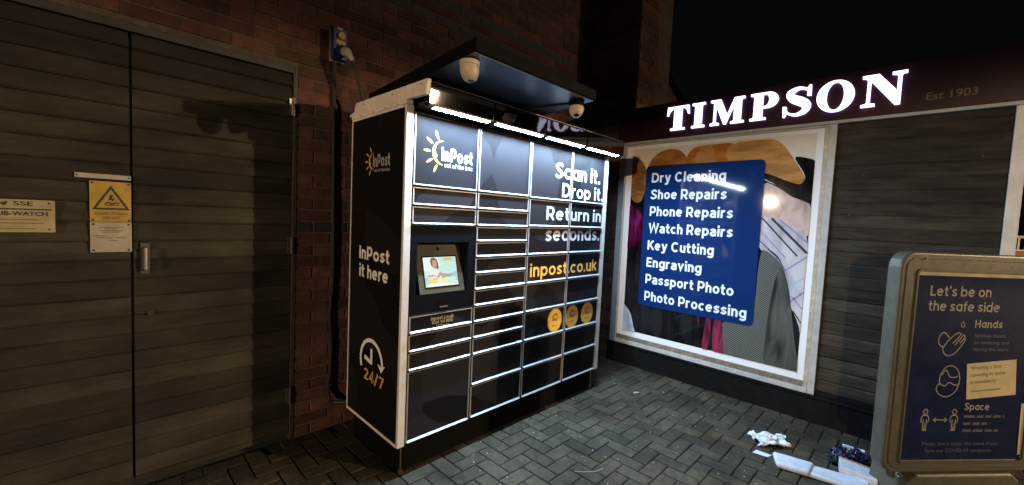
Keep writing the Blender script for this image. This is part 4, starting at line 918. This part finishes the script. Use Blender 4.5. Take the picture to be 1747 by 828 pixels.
# ================================================================== litter
def crumple(cx, cy, sx, sy, h, ang, m, seed, n=14, name='crumpled_paper', label='', cat='litter', twist=1.0):
    mb = MB(); b0 = len(mb.v); k = mb.mi(m); ca, sa = math.cos(ang), math.sin(ang); rnd = random.Random(seed)
    for i in range(n+1):
        for j in range(n+1):
            a = (i/n-.5); c_ = (j/n-.5); v = Vector((a*5+seed*3.1, c_*4, seed))
            d = Vector(noise.noise_vector(v))*.22*twist; d2 = Vector(noise.noise_vector(v*2.7))*.10*twist; rz = abs(noise.noise(v*4.3+Vector((1,7,3))))
            x = (a+d.x+d2.x)*sx; y = (c_+d.y+d2.y)*sy; edge = 1-max(abs(a), abs(c_))*1.2
            z = .012+h*max(0, .45+.75*noise.noise(v*1.3+Vector((9, 2, 4)))+.35*noise.noise(v*3.1))*max(.12, edge+.35) + .22*h*rz
            mb.v.append(Vector((cx+x*ca-y*sa, cy+x*sa+y*ca, z)))
    for i in range(n):
        for j in range(n):
            q = b0+i*(n+1)+j; mb.f.append((q, q+1, q+n+2, q+n+1)); mb.m.append(k)
    o = single(name, mb, label, cat, loc=(cx, cy, 0)); s_ = o.modifiers.new('s', 'SOLIDIFY'); s_.thickness = .0012
    return o
crumple(3.315, -1.345, .20, .13, .055, -.85, 'paper', 3, n=30, twist=1.25, label='crumpled white tissue paper on the paving below the shop poster')
b = MB(); b.prism(Frame((0,0,.0115),(1,0,0),(0,0,1)), [], 0, 0, 'paper') if False else None
b = MB(); b.hexa([(3.075,-1.30,.0115),(3.125,-1.31,.0115),(3.135,-1.40,.012),(3.09,-1.385,.0115),(3.075,-1.30,.013),(3.125,-1.31,.016),(3.135,-1.40,.014),(3.09,-1.385,.013)], 'paper')
single('paper_scrap', b, 'small flat scrap of white paper beside the crumpled tissue', 'litter')
# folded white carton
def sheet_box(mb, P, h0, h1, m):
    Q = [Vector((x, y, .012)) for x, y in P]+[Vector((x, y, h)) for (x, y), h in zip(P, (h0, h0, h1, h1))]
    mb.hexa(Q, m)
ct = thing('food_carton', (3.1, -1.58, 0), 'long folded white food carton lying on the paving beside the pavement sign', 'carton')
b = MB(); sheet_box(b, [(2.99,-1.455),(3.135,-1.40),(3.165,-1.625),(3.025,-1.625)], .050, .058, 'card'); b.build('tray', ct, bevel=.020, seg=4)
b = MB(); sheet_box(b, [(3.03,-1.605),(3.150,-1.603),(3.24,-1.88),(3.08,-1.90)], .044, .036, 'card'); b.build('flap', ct, bevel=.014, seg=4)
cb = thing('card_box', (3.3, -1.82, 0), 'small white open card box with a brown edge next to the blue wrapper', 'carton')
b = MB(); sheet_box(b, [(3.205,-1.745),(3.325,-1.725),(3.345,-1.90),(3.215,-1.92)], .075, .060, 'card'); b.build('body', cb, bevel=.004)
b = MB(); b.hexa([(3.3255,-1.724,.013),(3.333,-1.724,.013),(3.353,-1.90,.013),(3.3455,-1.90,.013),(3.3255,-1.724,.080),(3.333,-1.724,.080),(3.353,-1.90,.064),(3.3455,-1.90,.064)], 'card_brown'); b.build('edge', cb)
crumple(3.50, -1.765, .20, .13, .07, -.7, 'wrapper', 8, name='crisp_packet', label='crumpled dark blue wrapper on the paving left of the pavement sign')
crumple(3.365, -1.70, .09, .07, .05, .3, 'wrapper_teal', 5, name='wrapper', label='small crumpled teal wrapper between the white box and the blue wrapper')
b = MB(); b.hexa([(3.585,-1.715,.03),(3.60,-1.715,.03),(3.63,-1.83,.02),(3.61,-1.83,.02),(3.585,-1.715,.055),(3.60,-1.715,.057),(3.63,-1.83,.05),(3.61,-1.83,.045)], 'paper'); single('paper_strip', b, 'bent white paper strip on top of the blue wrapper', 'litter')
b = MB(); b.tube(catmull([(1.99,-.635,.014),(2.03,-.675,.013),(2.07,-.71,.016),(2.10,-.72,.013),(2.14,-.735,.018)], 5), .0014, 'strip', 6); single('plastic_strip', b, 'thin curved white plastic strip lying on the paving in front of the locker', 'litter')
b = MB(); b.face([(3.31,-.30,.013),(3.335,-.29,.018),(3.375,-.315,.014),(3.345,-.335,.020)], 'leaf'); b.face([(3.31,-.30,.0125),(3.345,-.335,.0195),(3.375,-.315,.0135),(3.335,-.29,.0175)], 'leaf'); single('dry_leaf', b, 'small dry brown leaf on the paving between locker and poster', 'leaf')
b = MB(); rr = random.Random(11)
for i in range(130):
    x = rr.uniform(1.0, 3.8); y = rr.uniform(-1.5, -.02); s_ = rr.uniform(.0015, .0045)
    lathe(b, (x, y, .010), (rr.uniform(-.3,.3), rr.uniform(-.3,.3), 1), [(s_*.7, 0), (s_, s_*.5), (s_*.5, s_)], 'stone', 6)
single('grit', b, 'scattered pale grit on the paving', 'grit', kind='stuff')

# ================================================================== far lit fence
ff = thing('white_fence', (30, -5.2, 0), 'distant white railing on a lit wall beyond the shop corner', 'fence')
b = MB(); b.box(30.1, 30.3, -9, -3.5, 0, 1.02, 'wall_far'); b.build('wall', ff)
b = MB(); b.box(30.15, 30.2, -9, -3.5, 1.62, 1.74, 'white'); b.box(30.15, 30.2, -9, -3.5, 1.03, 1.09, 'white')
y = -9
while y < -3.5: b.box(30.14, 30.21, y, y+.06, 1.03, 1.68, 'white'); y += .2
b.build('railing', ff)
